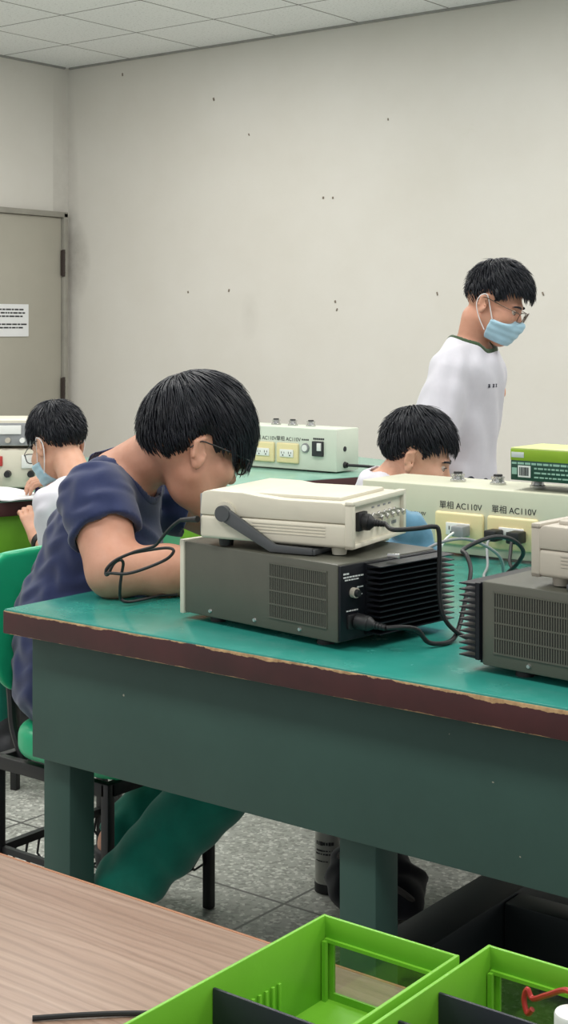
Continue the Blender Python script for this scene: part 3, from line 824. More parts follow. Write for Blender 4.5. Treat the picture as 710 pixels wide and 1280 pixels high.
# ---------------------------------------------------------------- lime green parts bins on the wooden table
def make_bin(label, x0, x1, y1, dividers, loc_w=None):
    w_, d_, h = x1 - x0, .31, .076
    t = thing('parts_bin', label, 'bin', ((x0 + x1) / 2, y1 - d_ / 2, .7505), 0, 'lime green parts bins')
    th = .0035; hx, hy = w_ / 2, d_ / 2
    b = MB()
    b.box((0, 0, .002), (w_, d_, .004)); b.box((-hx + th / 2, 0, h / 2), (th, d_, h), .001); b.box((hx - th / 2, 0, h / 2), (th, d_, h), .001)
    b.box((0, -hy + th / 2, h / 2), (w_, th, h), .001)
    b.box((0, hy - th / 2, h - .010), (w_ - .0004, th, .0196), .001); b.box((-hx + .0065, hy - th / 2, h / 2 - .004), (.0118, th - .0006, h - .010)); b.box((hx - .0065, hy - th / 2, h / 2 - .004), (.0118, th - .0006, h - .010)); b.box((0, hy - th / 2 - .0002, .0055), (w_ - .002, th - .0008, .0100))
    b.box((0, hy - .005, h - .020), (w_ - .01, .003, .003)); b.box((-hx + .0065, hy - .008, .028), (.004, .004, .056)); b.box((hx - .0065, hy - .008, .028), (.004, .004, .056))
    b.build('tray', M_lime, t)
    for s in (-1, 1):
        for g in range(3):
            b = MB()
            for k in range(7): b.box((s * (hx - th - .0012), hy - .070 - g * .098 - k * .0088, .0225), (.0026, .0034, .037), .0005)
            b.build('divider_slots', M_lime, t)
    b = MB(); b.box((0, hy - .0017, .034), (w_ - .022, .0012, .050)); b.build('window', M_film, t)
    for y in dividers:
        b = MB(); b.box((0, y - (y1 - d_ / 2), .036), (w_ - 2 * th - .001, .003, .064), .0008); b.build('divider', M_divider, t)
    return t
make_bin('lime green parts bin nearer the left with one visible black divider', -.7435, -.606, 1.022, [.868, .78])
make_bin('lime green parts bin at right holding the red wire', -.598, -.460, 1.055, [.970, .912, .80])
o = tag(MB().tube([(-.480, .935, .758), (-.474, .955, .80), (-.482, .985, .832), (-.500, 1.003, .834), (-.525, 1.018, .818), (-.543, 1.029, .806), (-.549, 1.031, .811), (-.552, 1.031, .802), (-.548, 1.029, .793), (-.543, 1.028, .798)], .0023, 8, 8).build('red_wire', M_red), 'red insulated wire bent inside the right lime green bin', 'wire')
o = tag(MB().tube([(-.918, .840, .7525), (-.885, .872, .7530), (-.852, .902, .7525), (-.82, .922, .7525), (-.785, .940, .7525)], .0024, 8, 8).build('black_wire', M_plastic), 'short black wire lying on the wooden table left of the bins', 'wire')
o = tag(MB().tube([(-.70, .965, .757), (-.69, .98, .757), (-.675, .985, .758), (-.66, .975, .757), (-.668, .955, .757), (-.69, .95, .758), (-.70, .96, .760)], .0013, 6, 8).build('wire_coil', M_plastic), 'thin dark wire coil in the back compartment of the left bin', 'wire')
o = tag(MB().box((-.662, .990, .7575), (.012, .008, .006), .001).box((-.650, .984, .757), (.006, .009, .005), .001).build('small_component', M_plastic), 'tiny dark component beside the wire coil in the left bin', 'component')
o = tag(MB().cyl((-.486, .985, .7555), (-.486, .985, .829), .015, .0145, bev=.003).build('white_tube', M_white), 'white plastic tube standing in the right lime green bin at the frame edge', 'tube')

# ---------------------------------------------------------------- people
def head_prims():
    P = [EL((-.012, 0, .031), (.092, .075, .086), k=.02), EL((.030, 0, -.035), (.062, .060, .078), k=.03),
         RC((.002, .049, -.050), (.066, .014, -.098), .016, .016, .035), RC((.002, -.049, -.050), (.066, -.014, -.098), .016, .016, .035),
         RC((.066, -.010, -.100), (.066, .010, -.100), .018, k=.02),
         EL((.058, .040, -.028), (.030, .026, .026), k=.02), EL((.058, -.040, -.028), (.030, .026, .026), k=.02),
         EL((.078, 0, .018), (.014, .046, .013), k=.014),
         RC((.086, 0, .004), (.106, 0, -.034), .0075, .0115, .010), RC((.096, -.011, -.037), (.096, .011, -.037), .0085, k=.006),
         EL((.086, 0, -.063), (.012, .023, .006), k=.006), EL((.084, 0, -.074), (.012, .019, .007), k=.006)]
    return P
def ear_prims():
    P = []
    for s in (-1, 1):
        rot = (0, R(-12), s * R(18))
        P += [EL((-.014, s * .079, -.008), (.017, .006, .030), rot, .006), EL((-.012, s * .078, -.032), (.009, .006, .010), rot, .005),
              RC((-.026, s * .083, .010), (-.024, s * .083, -.018), .0045, k=.004), RC((-.026, s * .083, .010), (-.008, s * .080, .021), .0045, k=.004)]
    return P
def head_cuts(): 
    return [EL((.094, .032, -.001), (.015, .016, .0048)), EL((.094, -.032, -.001), (.015, .016, .0048)), EL((-.009, .087, -.006), (.008, .006, .014)), EL((-.009, -.087, -.006), (.008, .006, .014))]
def hand_prims(w, d, n, side, curl=(.35, .45, .3), sc=1.0, thumb=.6):
    # w wrist, d finger direction, n back-of-hand normal, side: +1 when thumb lies along n x d
    d = np.array(d, float); d /= np.linalg.norm(d); n = np.array(n, float); n -= d * (n @ d); n /= np.linalg.norm(n)
    s = np.cross(n, d) * side; w = np.array(w, float); P = []
    kn = w + d * .088 * sc
    P.append(RC(w, w + d * .03 * sc, .024 * sc, .024 * sc, .02))
    for o in (.027, .009, -.009, -.027): P.append(RC(w + s * o * .6 * sc + d * .015 * sc, kn + s * o * sc, .013 * sc, .0105 * sc, .012))
    for o, L in ((.029, .072), (.0095, .080), (-.0095, .075), (-.028, .058)):
        p = kn + s * o * sc; a = 0.0
        for q, fr in enumerate((.45, .31, .24)):
            a += curl[q]; v = d * math.cos(a) - n * math.sin(a)
            e = p + v * L * fr * sc; P.append(RC(p, e, (.0092 - .001 * q) * sc, (.0084 - .001 * q) * sc, .003)); p = e
    p = w + d * .022 * sc + s * .022 * sc
    v = d * .75 + s * .6 - n * .35 * thumb; v /= np.linalg.norm(v); e = p + v * .046 * sc; P.append(RC(p, e, .0135 * sc, .0105 * sc, .012))
    v2 = d * .95 + s * .1 - n * .35 * thumb; v2 /= np.linalg.norm(v2); e2 = e + v2 * .034 * sc; P.append(RC(e, e2, .0102 * sc, .0080 * sc, .004))
    return P
def folds(p, amp, f1, f2, ph=0.):
    a = np.sin(p @ np.array(f1) + 1.7 * np.sin(p @ np.array(f2) * .6 + ph) + ph)
    b = np.sin(p @ np.array(f2) + 1.3 * np.sin(p @ np.array(f1) * .45 + ph * 2))
    return amp * (a + .6 * b)

ZX = [-.14, -.095, -.065, -.046, -.036, -.022, .0, .012, .024, .040, .052, .075, .10, .14]
def hair(T, parent, m, zl, cap_r=(.108, .089, .098), n=1500, L=.07, r=.0021, seed=1, fringe=0., lift=.012, gravw=.75, swirl=.25, jitter=.09, cz=.036, cx=-.010, side=1.):
    rng = np.random.default_rng(seed)
    cc = np.array([cx, 0, cz]); cr = np.array(cap_r); E_ = EL(cc, cr)
    def zlim(q): return np.interp(q[:, 0] - .18 * np.maximum(0, np.abs(q[:, 1]) - .04), ZX, zl)
    def cap(P):
        q = T.inv(P); d = E_.d(q)
        edge = zlim(q) - q[:, 2] + .004 * np.sin(160 * q[:, 1] + 90 * q[:, 0])
        return smax(d, edge, .006) * T.s
    Tn = T
    # base cap in head space so that its own transform is the head's
    I = XF((0, 0, 0))
    def capl(q):
        d = E_.d(q); edge = zlim(q) - q[:, 2] + .003 * np.sin(170 * q[:, 1] + 90 * q[:, 0])
        tp = .013 * (1 - np.clip((q[:, 2] - zlim(q)) / .055, 0, 1)) ** 1.4 * np.clip((.055 - q[:, 0]) / .03, 0, 1)
        return smax(d + .0035 + tp, edge, .006) + .0011 * np.sin(230 * q[:, 1] + 60 * q[:, 2]) * np.sin(70 * q[:, 0] + 40 * q[:, 2])
    ho = sdf('hair', capl, (-.15, -.12, -.12), (.15, .12, .17), .0045, m, parent); ho.matrix_local = T.mat()
    # locks
    gl_ = T.M.T @ np.array([0, 0, -1.])                       # gravity in head space
    V = []; Q = []; vb = 0; made = 0
    crown = np.array([-.055, .012, cz + .9 * cap_r[2]])
    while made < n:
        u = rng.normal(size=3); u /= np.linalg.norm(u)
        p = cc + cr * u * .985
        zl_ = float(np.interp(p[0] - .18 * max(0, abs(p[1]) - .04), ZX, zl))
        if p[2] < zl_ + .004: continue
        made += 1
        away = p - crown; side = np.cross(u, away); 
        top = np.clip((p[2] - .06) / .06, 0, 1)
        ln = L * (.45 + .65 * top) * rng.uniform(.75, 1.2)
        if p[0] > .02 and p[2] > .05: ln = L * (1.05 + fringe) * rng.uniform(.8, 1.15)
        if p[2] < .03: ln = min(ln, .030 * rng.uniform(.7, 1.3))
        K = 6; st = ln / (K - 1); pts = [p.copy()]
        lf = lift * rng.uniform(.1, 1.); jit = rng.normal(size=3) * jitter
        for k in range(1, K):
            c = (pts[-1] - cc) / cr; nn = (pts[-1] - cc) / cr ** 2; nn /= np.linalg.norm(nn)
            f = (away / (np.linalg.norm(away) + 1e-6)) * (1 - gravw * .6) + gl_ * gravw * (.35 + .5 * k / K) + swirl * side / (np.linalg.norm(side) + 1e-6) + jit
            f -= nn * (f @ nn); f /= np.linalg.norm(f) + 1e-9
            x = pts[-1] + f * st
            kk = np.linalg.norm((x - cc) / cr); tgt = 1.0 + (lf * (k / (K - 1)) ** 1.2) / .1
            nearend = x[2] < float(np.interp(x[0] - .18 * max(0, abs(x[1]) - .04), ZX, zl)) - .002
            if nearend and pts[-1][0] < .035: pts.append(pts[-1] + f * .0008 + gl_ * .0004); continue
            if nearend: x = pts[-1] + (gl_ * .6 + f * .5) * st * .55; kk = np.linalg.norm((x - cc) / cr); tgt = max(kk, 1.)
            x = cc + (x - cc) * (tgt / kk) if not nearend else cc + (x - cc) * max(1, tgt / kk)
            pts.append(x)
        pts = np.array(pts)
        zz = np.interp(pts[:, 0] - .18 * np.maximum(0, np.abs(pts[:, 1]) - .04), ZX, zl)
        tp = .13 * (1 - np.clip((pts[:, 2] - zz) / .055, 0, 1)) ** 1.4 * np.clip((.055 - pts[:, 0]) / .03, 0, 1)
        pts = cc + (pts - cc) * (1 - tp)[:, None]
        rr = r * rng.uniform(.7, 1.3)
        for k in range(K):
            t = pts[min(k + 1, K - 1)] - pts[max(k - 1, 0)]; t /= np.linalg.norm(t) + 1e-9
            nn = (pts[k] - cc) / cr ** 2; nn /= np.linalg.norm(nn); b = np.cross(t, nn); b /= np.linalg.norm(b) + 1e-9
            w_ = rr * (1 - .85 * (k / (K - 1)) ** 2)
            V += [pts[k] + b * w_, pts[k] + nn * w_ * .8, pts[k] - b * w_]
        for k in range(K - 1):
            a = vb + k * 3
            for j in range(3): Q.append((a + j, a + 3 + j, a + 3 + (j + 1) % 3, a + (j + 1) % 3))
        vb += K * 3
    lo_ = npmesh('hair_locks', np.array(V), np.array(Q), m, ho)
    return ho
def glasses(T, parent, m, w_=.025, h_=.017, r=.0016, x0=.112, ty=.083):
    b = MB()
    for s in (-1, 1):
        pts = []
        for k in range(20):
            a = 2 * PI * k / 20; ca, sa = math.cos(a), math.sin(a); e = .55
            y = math.copysign(abs(ca) ** e, ca) * w_; z = math.copysign(abs(sa) ** e, sa) * h_
            yy = s * .034 + y; pts.append((x0 - .9 * yy * yy * 2.2 + .12 * (z + .004), yy, z - .006))
        b.tube(pts, r, 8, 2, True)
        xe = x0 - .062 ** 2 * 2
        b.tube([(xe + .002, s * .060, .004), (xe - .006, s * .066, .006), (.05, s * (ty - .001), .009), (.0, s * (ty + .004), .013), (-.018, s * (ty + .002), .012), (-.034, s * (ty - .001), -.004)], r * .9, 8, 5)
    b.tube([(x0 - .001, -.010, -.002), (x0 + .003, 0, .001), (x0 - .001, .010, -.002)], r, 8, 4)
    o = b.build('glasses', m, parent); o.matrix_local = T.mat()
    b = MB()
    for s in (-1, 1): b.box((x0 - .004, s * .034, -.006), (.001, w_ * 1.9, h_ * 1.9), 0, rot=(0, R(6), -s * R(9)))
    b.build('lenses', M_lens, o)
def eyes(T, parent):
    for s in (-1, 1):
        o = MB().sph((.0740, s * .032, -.0005), .0125, 16).build('eye', M_eye, parent); o.matrix_local = T.mat()
        MB().sph((.0798, s * .032, -.0030), .0072, 12).build('iris', M_iris, o)
    for s in (-1, 1):
        b = MB(); b.tube([(.094, s * .014, .0175), (.0925, s * .028, .0215), (.083, s * .043, .0205), (.073, s * .052, .016)], [.002, .0032, .003, .0012], 8, 5)
        o = b.build('eyebrow', M_hair, parent); o.matrix_local = T.mat()
    for s in (-1, 1):
        b = MB(); b.tube([(.0865, s * .019, .0015), (.0905, s * .030, .0045), (.083, s * .045, .001)], .0013, 6, 5)
        o = b.build('eyelashes', M_hair, parent); o.matrix_local = T.mat()
def face_mask(T, parent):
    HP = [q.grow(.0065) for q in head_prims()] + [EL((.078, 0, -.055), (.036, .044, .040), k=.03)]
    def f(p):
        d = union(HP, p)
        top = p[:, 2] - (-.020 - .35 * np.abs(p[:, 1]) + .0 * p[:, 0]); bot = -.112 - p[:, 2]
        back = (.026 + .12 * (p[:, 2] + .06)) - p[:, 0]
        d = d + .0008 * np.sin((p[:, 2] + .02 * p[:, 0]) * 2 * PI / .022)
        return smax(smax(smax(d, top, .004), bot, .004), back, .003)
    o = sdf('face_mask', f, (-.01, -.09, -.13), (.14, .09, .01), .0035, M_mask, parent); o.matrix_local = T.mat()
    for s in (-1, 1):
        b = MB(); b.tube([(.032, s * .071, -.044), (.012, s * .076, -.012), (-.006, s * .083, .017), (-.018, s * .086, .022), (-.032, s * .083, .008), (-.032, s * .080, -.020), (-.010, s * .073, -.055), (.020, s * .064, -.086)], .0018, 8, 6)
        b.build('ear_loop', M_loop, o)
def surf(f, a, b):
    a, b = np.array(a, float), np.array(b, float); t = np.linspace(0, 1, 400); d = f(a + t[:, None] * (b - a))
    i = int(np.argmax(d < 0)); return a + t[i] * (b - a)

def person(label, loc, T, skin, torso, arms, legs, hands, neck, cloth, trous_m, h, hairkw, glass=None, mask=False, collar=None, sleeves=None, hem=0, lower=(), feet=(), neck_cut=.014, fold=.004, rim=None):
    t = thing('person', label, 'person', (loc[0], loc[1], 0), YAW)
    HPm = [q.tr(T) for q in head_prims()]; EP = [q.tr(T) for q in ear_prims()]; CU = [q.tr(T) for q in head_cuts()]
    BP = [q.grow(-.008) for q in torso] + neck + arms + [q.grow(-.010) for q in lower]
    HD = [q for H in hands for q in H]
    def body(p):
        d = union(HPm, p); d = smin(d, union(EP, p), .006 * T.s)
        for q in CU:
            if np.abs(p - q.c).max(1).min() < .08: d = smax(d, -q.d(p), .006 * T.s)
        d = smin(d, union(BP, p), .012)
        if HD: d = smin(d, union(HD, p), .012)
        return d
    al = HPm + EP + BP + HD
    lo = np.min([q.c - q.R for q in al], 0) - .03; hi = np.max([q.c + q.R for q in al], 0) + .03
    lo[2] = max(lo[2], .01)
    sdf('body', body, lo, hi, h, skin, t)
    TG = [q.grow(.006, max(q.k, .03)) for q in torso]
    ncut = [q.grow(neck_cut) for q in neck]
    AG = [q.grow(.0035) for q in arms]
    def shirt(p):
        d = union(TG, p)
        for sh, he in sleeves:
            sl = np.array(he.b) - np.array(he.a); e = np.array(he.b); ax = sl / np.linalg.norm(sl)
            s_ = smin(sh.d(p), he.d(p), .02); s_ = np.maximum(s_, (p - e) @ ax)
            d = smin(d, s_, .022)
        d = d + folds(p, fold, *cloth[1])
        for sh, he in sleeves:                                  # sleeve opening
            sl = np.array(he.b) - np.array(he.a); e = np.array(he.b); ax = sl / np.linalg.norm(sl)
            inner = np.maximum(union(AG, p), -((p - e) @ ax) - .018)
            d = np.where(np.linalg.norm(p - e, axis=1) < .14, smax(d, -inner, .003), d)
        nc = union(ncut, p) 
        d = smax(d, -nc, .006)
        return np.maximum(d, hem - p[:, 2])
    al = TG + [q for s in sleeves for q in s]
    lo = np.min([q.c - q.R for q in al], 0) - .03; hi = np.max([q.c + q.R for q in al], 0) + .03
    lo[2] = max(lo[2], hem - .02)
    so = sdf('t_shirt', shirt, lo, hi, h * 1.25, cloth[0], t)
    if collar is not None:
        def col(p):
            nc = union(ncut, p); d = union(TG, p) + folds(p, fold, *cloth[1])
            band = np.abs(nc - .006) - .0065
            return smax(smax(d - .0030, band, .003), -(d + .012), .002)
        c0 = np.mean([q.c for q in ncut], 0)
        sdf('collar', col, c0 - .20, c0 + .20, .004, collar, so)
    if lower:
        LG = [q.grow(.004) for q in lower]
        def tr(p):
            d = union(LG, p) + folds(p, .0014, (40, 30, 64), (-52, 66, 30), 1.) * (1 + 2.2 * np.clip((.30 - p[:, 2]) / .15, 0, 1))
            for ft in feet:
                ax = ft[1]; d = np.where(np.linalg.norm(p - ft[0], axis=1) < .16, smax(d, (p - ft[0]) @ ax, .008), d)
            return d
        lo = np.min([q.c - q.R for q in LG], 0) - .03; hi = np.max([q.c + q.R for q in LG], 0) + .03; lo[2] = max(.02, lo[2])
        sdf('trousers', tr, lo, hi, h * 1.5, trous_m, t)
    for q in legs:
        an, toe = np.array(q[0]), np.array(q[1])
        d_ = (toe - an); d_[2] = 0; d_ /= np.linalg.norm(d_); z0 = .0
        b0 = an - d_ * .05; b0[2] = .045; b1 = an + d_ * .17; b1[2] = .036
        SP = [RC(b0, b1, .042, .034, .02), RC(an * [1, 1, 0] + [0, 0, .06], an * [1, 1, 0] + [0, 0, an[2] + .006], .046, .060, .02), EL(b1 + d_ * .01, (.05, .045, .035), k=.02)]
        sdf('shoe', lambda p: np.maximum(union(SP, p), .003 - p[:, 2]), np.minimum(b0, b1) - [.08, .08, .06], np.maximum(b0, b1) + [.08, .08, .09], .007, M_shoe, t)
    hair(T, t, M_hair, **hairkw)
    eyes(T, t)
    if glass: glasses(T, t, glass)
    if mask: face_mask(T, t)
    return t, so, shirt

# ---- man in the navy T-shirt (local x = to the right in the photo, y = away from it)
c0, D0 = -.477, 3.247
mo = C(c0, D0, 0)
T = XF((.266, -.07, 1.073), R(28), R(17), R(-3), 1.12)
torso = [EL((-.005, .06, .545), (.135, .175, .12), k=.05), EL((.010, .06, .68), (.142, .180, .15), (0, R(8), 0), .06), EL((.062, .06, .845), (.128, .175, .142), (0, R(18), 0), .06),
         RC((.085, -.07, .966), (.115, .19, .968), .062, .066, .06), EL((.118, .03, .998), (.082, .12, .052), (0, R(30), 0), .04)]
shR, elR, wrR = (.068, -.115, .972), (.122, -.250, .836), (.410, -.195, .823)
shL, elL, wrL = (.120, .215, .975), (.420, .205, .838), (.545, .08, .826)
neck = [RC((.105, .02, 1.0), (.205, -.045, 1.065), .066, .062, .02)]
arms = [RC(shR, elR, .070, .054, .03), RC(elR, (np.array(elR) * .62 + np.array(wrR) * .38), .050, .050, .03), RC((np.array(elR) * .62 + np.array(wrR) * .38), wrR, .050, .031, .03),
        RC(shL, elL, .064, .050, .03), RC(elL, (np.array(elL) * .6 + np.array(wrL) * .4), .048, .046, .03), RC((np.array(elL) * .6 + np.array(wrL) * .4), wrL, .046, .030, .03)]
sleeves = [(RC(shR, (.088, -.165, .930), .077, .077), RC((.07, -.135, .965), (.099, -.194, .903), .078, .0735)),
           (RC(shL, (.22, .212, .93), .082, .082), RC((.16, .213, .955), (.26, .211, .912), .082, .080))]
hands = [hand_prims(wrR, (.9, .35, -.06), (0, 0, 1), 1, (.25, .3, .2), 1.05), hand_prims(wrL, (.8, -.6, -.05), (0, 0, 1), -1, (.3, .35, .3), 1.05)]
hipR, knR, anR = (.01, -.035, .535), (.392, -.275, .455), (.128, -.272, .165)
hipL, knL, anL = (.01, .155, .535), (.38, .13, .46), (.09, .11, .14)
lower = [EL((-.0, .06, .525), (.108, .160, .085), k=.04), RC(hipR, knR, .095, .074, .04), RC(hipL, knL, .095, .074, .04), RC(knR, anR, .080, .062, .03), RC(knL, anL, .074, .058, .03)]
def axis(a, b): v = np.array(b) - np.array(a); return v / np.linalg.norm(v)
feet = [(np.array(anR), axis(knR, anR)), (np.array(anL), axis(knL, anL))]
zl_man = [-.056, -.054, -.044, -.022, .004, .030, .030, .006, .000, .020, .034, .030, .026, .020]
person('person in a navy T-shirt with glasses, sitting at the bench with bare forearm on it', mo, T, M_skin, torso, arms, [(anR, (.30, -.28, 0)), (anL, (.14, -.06, 0))], hands, neck,
       (M_navy, ((48, 30, 96), (-70, 64, 52))), M_trous, .0042, dict(zl=zl_man, cap_r=(.120, .090, .118), cz=.042, cx=.010, n=3000, L=.085, r=.0021, seed=3, fringe=.4, lift=.010), glass=M_rim, sleeves=sleeves, hem=.452, lower=lower, feet=feet, neck_cut=.016, fold=.0026, collar=M_navy)

# ---- standing masked student
D0 = 4.60; c0 = (583 - 355) / 1800 * D0
so_ = C(c0, D0, 0); k_ = D0 / 1800
T = XF(((614 - 583) * k_, -.06, 1.34 - (379 - 410) * k_), R(-22), R(24), R(0), .97)
fx, fy = .86, -.5; lx, ly = .5, .86
def loc2(f, l, z): return (fx * f + lx * l, fy * f + ly * l, z)
ry = math.atan2(fy, fx)
torso = [EL(loc2(-.02, 0, .88), (.100, .148, .19), (0, 0, ry), .05), EL(loc2(.0, 0, 1.08), (.10, .145, .15), (0, 0, ry), .06), EL(loc2(.015, 0, 1.19), (.098, .150, .11), (0, R(8), ry), .05),
         RC(loc2(.0, -.11, 1.222), loc2(.0, .11, 1.222), .054, .054, .05), EL(loc2(.01, 0, 1.27), (.06, .09, .04), (0, R(20), ry), .04)]
neck = [RC(loc2(.015, 0, 1.26), T @ (-.03, 0, -.07), .052, .050, .02)]
shR, elR, wrR = loc2(.0, -.145, 1.205), loc2(-.03, -.215, .95), loc2(.06, -.20, .73)
shL, elL, wrL = loc2(.0, .140, 1.205), loc2(-.09, .17, .96), loc2(-.05, .16, .73)
arms = [RC(shR, elR, .045, .037, .03), RC(elR, wrR, .036, .025, .03), RC(shL, elL, .045, .037, .03), RC(elL, wrL, .036, .025, .03)]
mid = lambda a, b, t: tuple(np.array(a) * (1 - t) + np.array(b) * t)
sleeves = [(RC(shR, mid(shR, elR, .5), .060, .068), RC(mid(shR, elR, .3), mid(shR, elR, .80), .066, .074)), (RC(shL, mid(shL, elL, .5), .060, .066), RC(mid(shL, elL, .3), mid(shL, elL, .80), .064, .070))]
hands = [hand_prims(wrR, (.1, 0, -1), loc2(0, -1, 0), 1, (.25, .35, .25)), hand_prims(wrL, (.1, 0, -1), loc2(0, 1, 0), -1, (.25, .35, .25))]
hpR, knR, anR = loc2(-.02, -.085, .82), loc2(.0, -.10, .45), loc2(-.02, -.10, .09)
hpL, knL, anL = loc2(-.02, .085, .82), loc2(.02, .10, .45), loc2(.0, .10, .09)
lower = [EL(loc2(-.02, 0, .86), (.10, .15, .11), (0, 0, ry), .04), RC(hpR, knR, .078, .058, .03), RC(hpL, knL, .078, .058, .03), RC(knR, anR, .058, .048, .02), RC(knL, anL, .058, .048, .02)]
feet = [(np.array(anR), axis(knR, anR)), (np.array(anL), axis(knL, anL))]
zl_s = [-.050, -.048, -.036, -.014, .010, .028, .026, .002, .016, .050, .062, .060, .056, .054]
st, sso, sf = person('person standing by the wall in a white T-shirt with green collar and face mask', so_, T, M_skin, torso, arms, [(anR, loc2(.2, -.10, 0)), (anL, loc2(.2, .10, 0))], hands, neck,
       (M_shirt, ((50, 40, 16), (-62, 48, 26))), M_trous2, .0046, dict(zl=zl_s, cap_r=(.111, .087, .108), cz=.040, cx=.002, n=1500, L=.050, r=.0024, seed=5, fringe=-.1, lift=.012), glass=M_rimb, mask=True, sleeves=sleeves, hem=.69, lower=lower, feet=feet, neck_cut=.019, fold=.0028, collar=M_collar)
b = MB()
for k, (l_, zz) in enumerate(((-.075, 1.160), (-.055, 1.160), (-.035, 1.160))):
    p0 = surf(sf, loc2(.3, l_, zz), loc2(0, l_, zz))
    for j in range(3): b.box(tuple(p0 + np.array([0, 0, (j - 1) * .004])), (.004, .010 - .003 * (j % 2), .0022), 0, rot=(0, 0, ry))
    b.box(tuple(p0), (.004, .002, .011), 0, rot=(0, 0, ry))
b.build('name_print', M_trous2, sso)
p0 = surf(sf, loc2(.3, .075, 1.135), loc2(0, .075, 1.135))
MB().sph(tuple(p0), .013, 12, (.5, 1, 1.3)).build('orange_badge', mat('orange_print', (222, 150, 110), .8), sso)

# ---- seated student behind the outlet box
D0 = 4.12; c0 = (476 - 355) / 1800 * D0; k_ = D0 / 1800
co = C(c0, D0, 0)
T = XF(((520 - 476) * k_, -.02, 1.34 - (571 - 410) * k_), R(-8), R(20), R(0), 1.0)
torso = [EL((-.05, .0, .55), (.11, .15, .11), k=.05), EL((-.035, 0, .66), (.115, .15, .13), (0, R(12), 0), .06), EL((-.01, 0, .78), (.105, .155, .12), (0, R(22), 0), .05),
         RC((.0, -.12, .855), (.0, .12, .855), .055, .055, .05), EL((.01, 0, .885), (.065, .09, .042), (0, R(30), 0), .04)]
neck = [RC((.005, 0, .875), T @ (-.035, 0, -.065), .052, .052, .02)]
shR, elR, wrR = (.0, -.15, .845), (.10, -.17, .62), (.30, -.12, .66)
shL, elL, wrL = (.0, .15, .845), (.10, .18, .62), (.30, .10, .66)
arms = [RC(shR, elR, .044, .038, .03), RC(elR, wrR, .036, .026, .03), RC(shL, elL, .044, .038, .03), RC(elL, wrL, .036, .026, .03)]
sleeves = [(RC(shR, mid(shR, elR, .5), .056, .060), RC(mid(shR, elR, .3), mid(shR, elR, .75), .060, .062)), (RC(shL, mid(shL, elL, .5), .056, .060), RC(mid(shL, elL, .3), mid(shL, elL, .75), .060, .062))]
hands = [hand_prims(wrR, (1, .1, -.1), (0, 0, 1), 1, (.3, .4, .3), .95), hand_prims(wrL, (1, -.1, -.1), (0, 0, 1), -1, (.3, .4, .3), .95)]
hpR, knR, anR = (-.04, -.085, .535), (.36, -.10, .50), (.33, -.10, .09)
hpL, knL, anL = (-.04, .085, .535), (.36, .11, .50), (.33, .11, .09)
lower = [EL((-.05, 0, .535), (.115, .155, .085), k=.04), RC(hpR, knR, .076, .060, .04), RC(hpL, knL, .076, .060, .04), RC(knR, anR, .060, .048, .03), RC(knL, anL, .060, .048, .03)]
feet = [(np.array(anR), axis(knR, anR)), (np.array(anL), axis(knL, anL))]
person('person with short black hair looking down, seated behind the ivory outlet box', co, T, M_skin2, torso, arms, [(anR, (.5, -.10, 0)), (anL, (.5, .11, 0))], hands, neck,
       (M_shirt, ((50, 30, 70), (-62, 56, 36))), M_trous, .0046, dict(zl=zl_s, cap_r=(.110, .088, .108), cz=.040, n=1500, L=.055, r=.0024, seed=8, fringe=.0, lift=.011), sleeves=sleeves, hem=.52, lower=lower, feet=feet, neck_cut=.012, fold=.0026)

# ---- masked student writing at the far left
D0 = 4.42; c0 = (120 - 355) / 1800 * D0
lo_p = C(c0, D0, 0)
def LP(x, y, D): return ((x - 355) / 1800 * D - c0, D - D0, 1.34 - (y - 410) / 1800 * D)
T = XF(LP(72, 556, 4.58), R(134), R(24), R(0), .98)
fx, fy = -.82, .57; lx, ly = -.57, -.82; ry = math.atan2(fy, fx)
torso = [EL(loc2(-.03, 0, .55), (.11, .15, .11), (0, 0, ry), .05), EL(loc2(.0, 0, .67), (.11, .15, .13), (0, R(10), ry), .06), EL(loc2(.04, 0, .745), (.098, .15, .11), (0, R(20), ry), .05),
         RC(loc2(.05, -.115, .815), loc2(.05, .115, .815), .052, .052, .05), EL(loc2(.065, 0, .845), (.060, .08, .040), (0, R(30), ry), .04)]
neck = [RC(loc2(.06, 0, .835), T @ (-.035, 0, -.065), .052, .050, .02)]
shL, elL, wrL = loc2(.05, .145, .805), LP(84, 706, 4.36), LP(48, 674, 4.50)
shR, elR, wrR = loc2(.05, -.145, .805), LP(118, 632, 4.82), LP(76, 610, 4.80)
arms = [RC(shL, elL, .043, .037, .03), RC(elL, wrL, .036, .027, .03), RC(shR, elR, .043, .037, .03), RC(elR, wrR, .036, .026, .03)]
sleeves = [(RC(shR, mid(shR, elR, .5), .056, .060), RC(mid(shR, elR, .3), mid(shR, elR, .75), .060, .062)), (RC(shL, mid(shL, elL, .5), .056, .058), RC(mid(shL, elL, .3), mid(shL, elL, .70), .058, .060))]
hands = [hand_prims(wrL, np.array(LP(34, 632, 4.55)) - np.array(wrL), (.35, -.9, .2), -1, (.25, .8, .6), .92), hand_prims(wrR, np.array(LP(54, 602, 4.76)) - np.array(wrR), (-.1, -.35, .93), 1, (.55, .7, .5), .90)]
hpR, knR, anR = loc2(-.02, -.085, .535), loc2(.34, -.12, .50), loc2(.30, -.12, .09)
hpL, knL, anL = loc2(-.02, .085, .535), loc2(.34, .12, .50), loc2(.30, .12, .09)
lower = [EL(loc2(-.03, 0, .535), (.115, .155, .085), (0, 0, ry), .04), RC(hpR, knR, .076, .060, .04), RC(hpL, knL, .076, .060, .04), RC(knR, anR, .060, .048, .03), RC(knL, anL, .060, .048, .03)]
feet = [(np.array(anR), axis(knR, anR)), (np.array(anL), axis(knL, anL))]
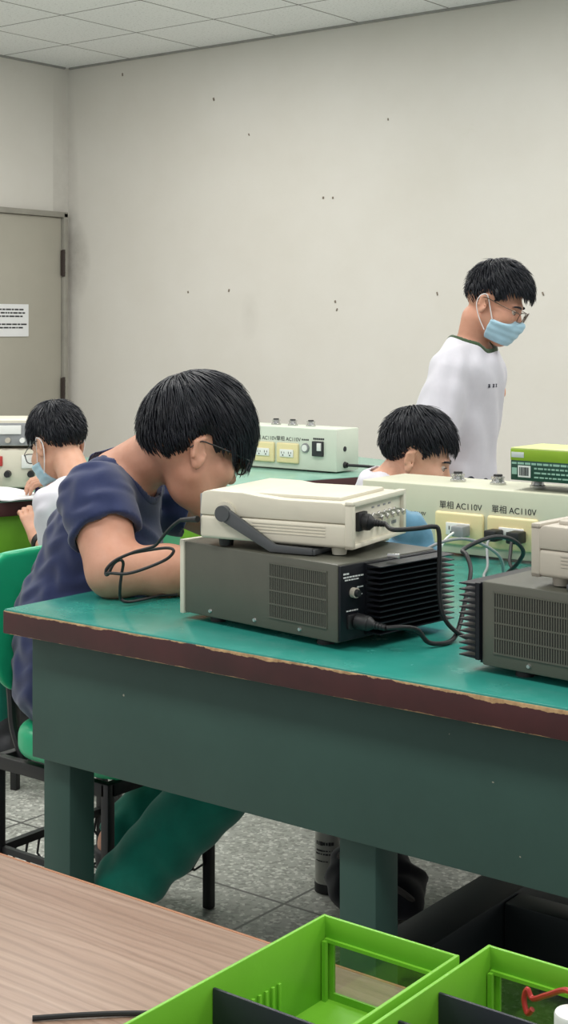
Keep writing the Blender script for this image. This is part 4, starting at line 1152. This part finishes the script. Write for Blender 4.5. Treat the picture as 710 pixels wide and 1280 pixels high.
lt, _, _ = person('person in a white T-shirt, glasses and face mask, writing in a notebook at far left', lo_p, T, M_skin2, torso, arms, [(anR, loc2(.5, -.12, 0)), (anL, loc2(.5, .12, 0))], hands, neck,
       (M_shirt, ((50, 30, 70), (-62, 56, 36))), M_trous, .0046, dict(zl=zl_s, cap_r=(.108, .088, .106), cz=.040, n=1500, L=.052, r=.0024, seed=11, fringe=.1, lift=.011), glass=M_rim, mask=True, sleeves=sleeves, hem=.52, lower=lower, feet=feet, neck_cut=.012, fold=.0026)
ax_ = axis(wrL, elL); a_ = np.array(wrL) + ax_ * .022
wbd = MB().cyl(tuple(a_ - ax_ * .012), tuple(a_ + ax_ * .012), .0325, .034, 28, .004).build('wristband', M_plastic, lt)
pw = np.array(LP(47, 606, 4.74)); 
q = MB().cyl((0, 0, 0), (.05, .03, .13), .0045, seg=10).cyl((-.006, -.0036, -.0156), (0, 0, 0), .001, .0045, 10).build('pen', mat('blue_violet_pen', (72, 66, 120), .4))
tag(q, 'slim dark pen held by the masked student writing at far left', 'pen')
q.location = C(pw[0] + c0 - .005, pw[1] + D0, .802); q.rotation_euler = (0, 0, YAW)

# ---------------------------------------------------------------- things on the floor under the bench
bo = thing('bottle', 'pale plastic bottle with printed label on the floor behind the bench leg', 'bottle', (-2.013, 2.785, 0))
MB().lathe([(.030, 0), (.033, .006), (.033, .022), (.031, .026), (.0325, .03), (.0325, .135), (.030, .15), (.014, .178), (.013, .185)], 24).build('body', mat('cloudy_plastic', (176, 176, 168), .35), bo)
MB().lathe([(.0332, 0.0005), (.0336, .006), (.0336, .020), (.0328, .023)], 24).build('dark_base', M_plastic, bo)
MB().cyl((0, 0, .185), (0, 0, .203), .015).build('cap', M_plastic, bo)
pr = MB()
for z, n_, hh in ((.120, 7, .010), (.103, 9, .004), (.095, 6, .004), (.078, 5, .003)):
    for k in range(n_):
        a = -PI / 2 - 1.0 + k * .21 + YAW; pr.box((.0326 * math.cos(a), .0326 * math.sin(a), z), (.0012, random.uniform(.003, .007), hh * random.uniform(.6, 1)), 0, rot=(0, 0, a))
pr.build('printed_label', M_ink, bo)
def bp(p):
    a = union([EL((0, 0, .06), (.118, .085, .07), k=.04), EL((-.02, 0, .12), (.085, .065, .05), k=.04), EL((.05, -.06, .05), (.06, .04, .045), (0, 0, .2), k=.015)], p)
    return np.maximum(a + folds(p, .0045, (52, 38, 60), (-46, 66, 54)), .002 - p[:, 2])
bk = thing('backpack', 'black soft backpack lying on the floor behind the bench leg', 'bag', (-1.848, 2.745, 0), YAW)
sdf('body', bp, (-.2, -.18, -.02), (.2, .16, .34), .008, cloth_mat('black_nylon', (38, 38, 44)), bk)
MB().tube([(-.09, -.05, .15), (-.03, -.085, .13), (.05, -.100, .085), (.085, -.075, .05)], .007, 8).build('strap', mat('grey_strap', (86, 82, 80), .7), bk)
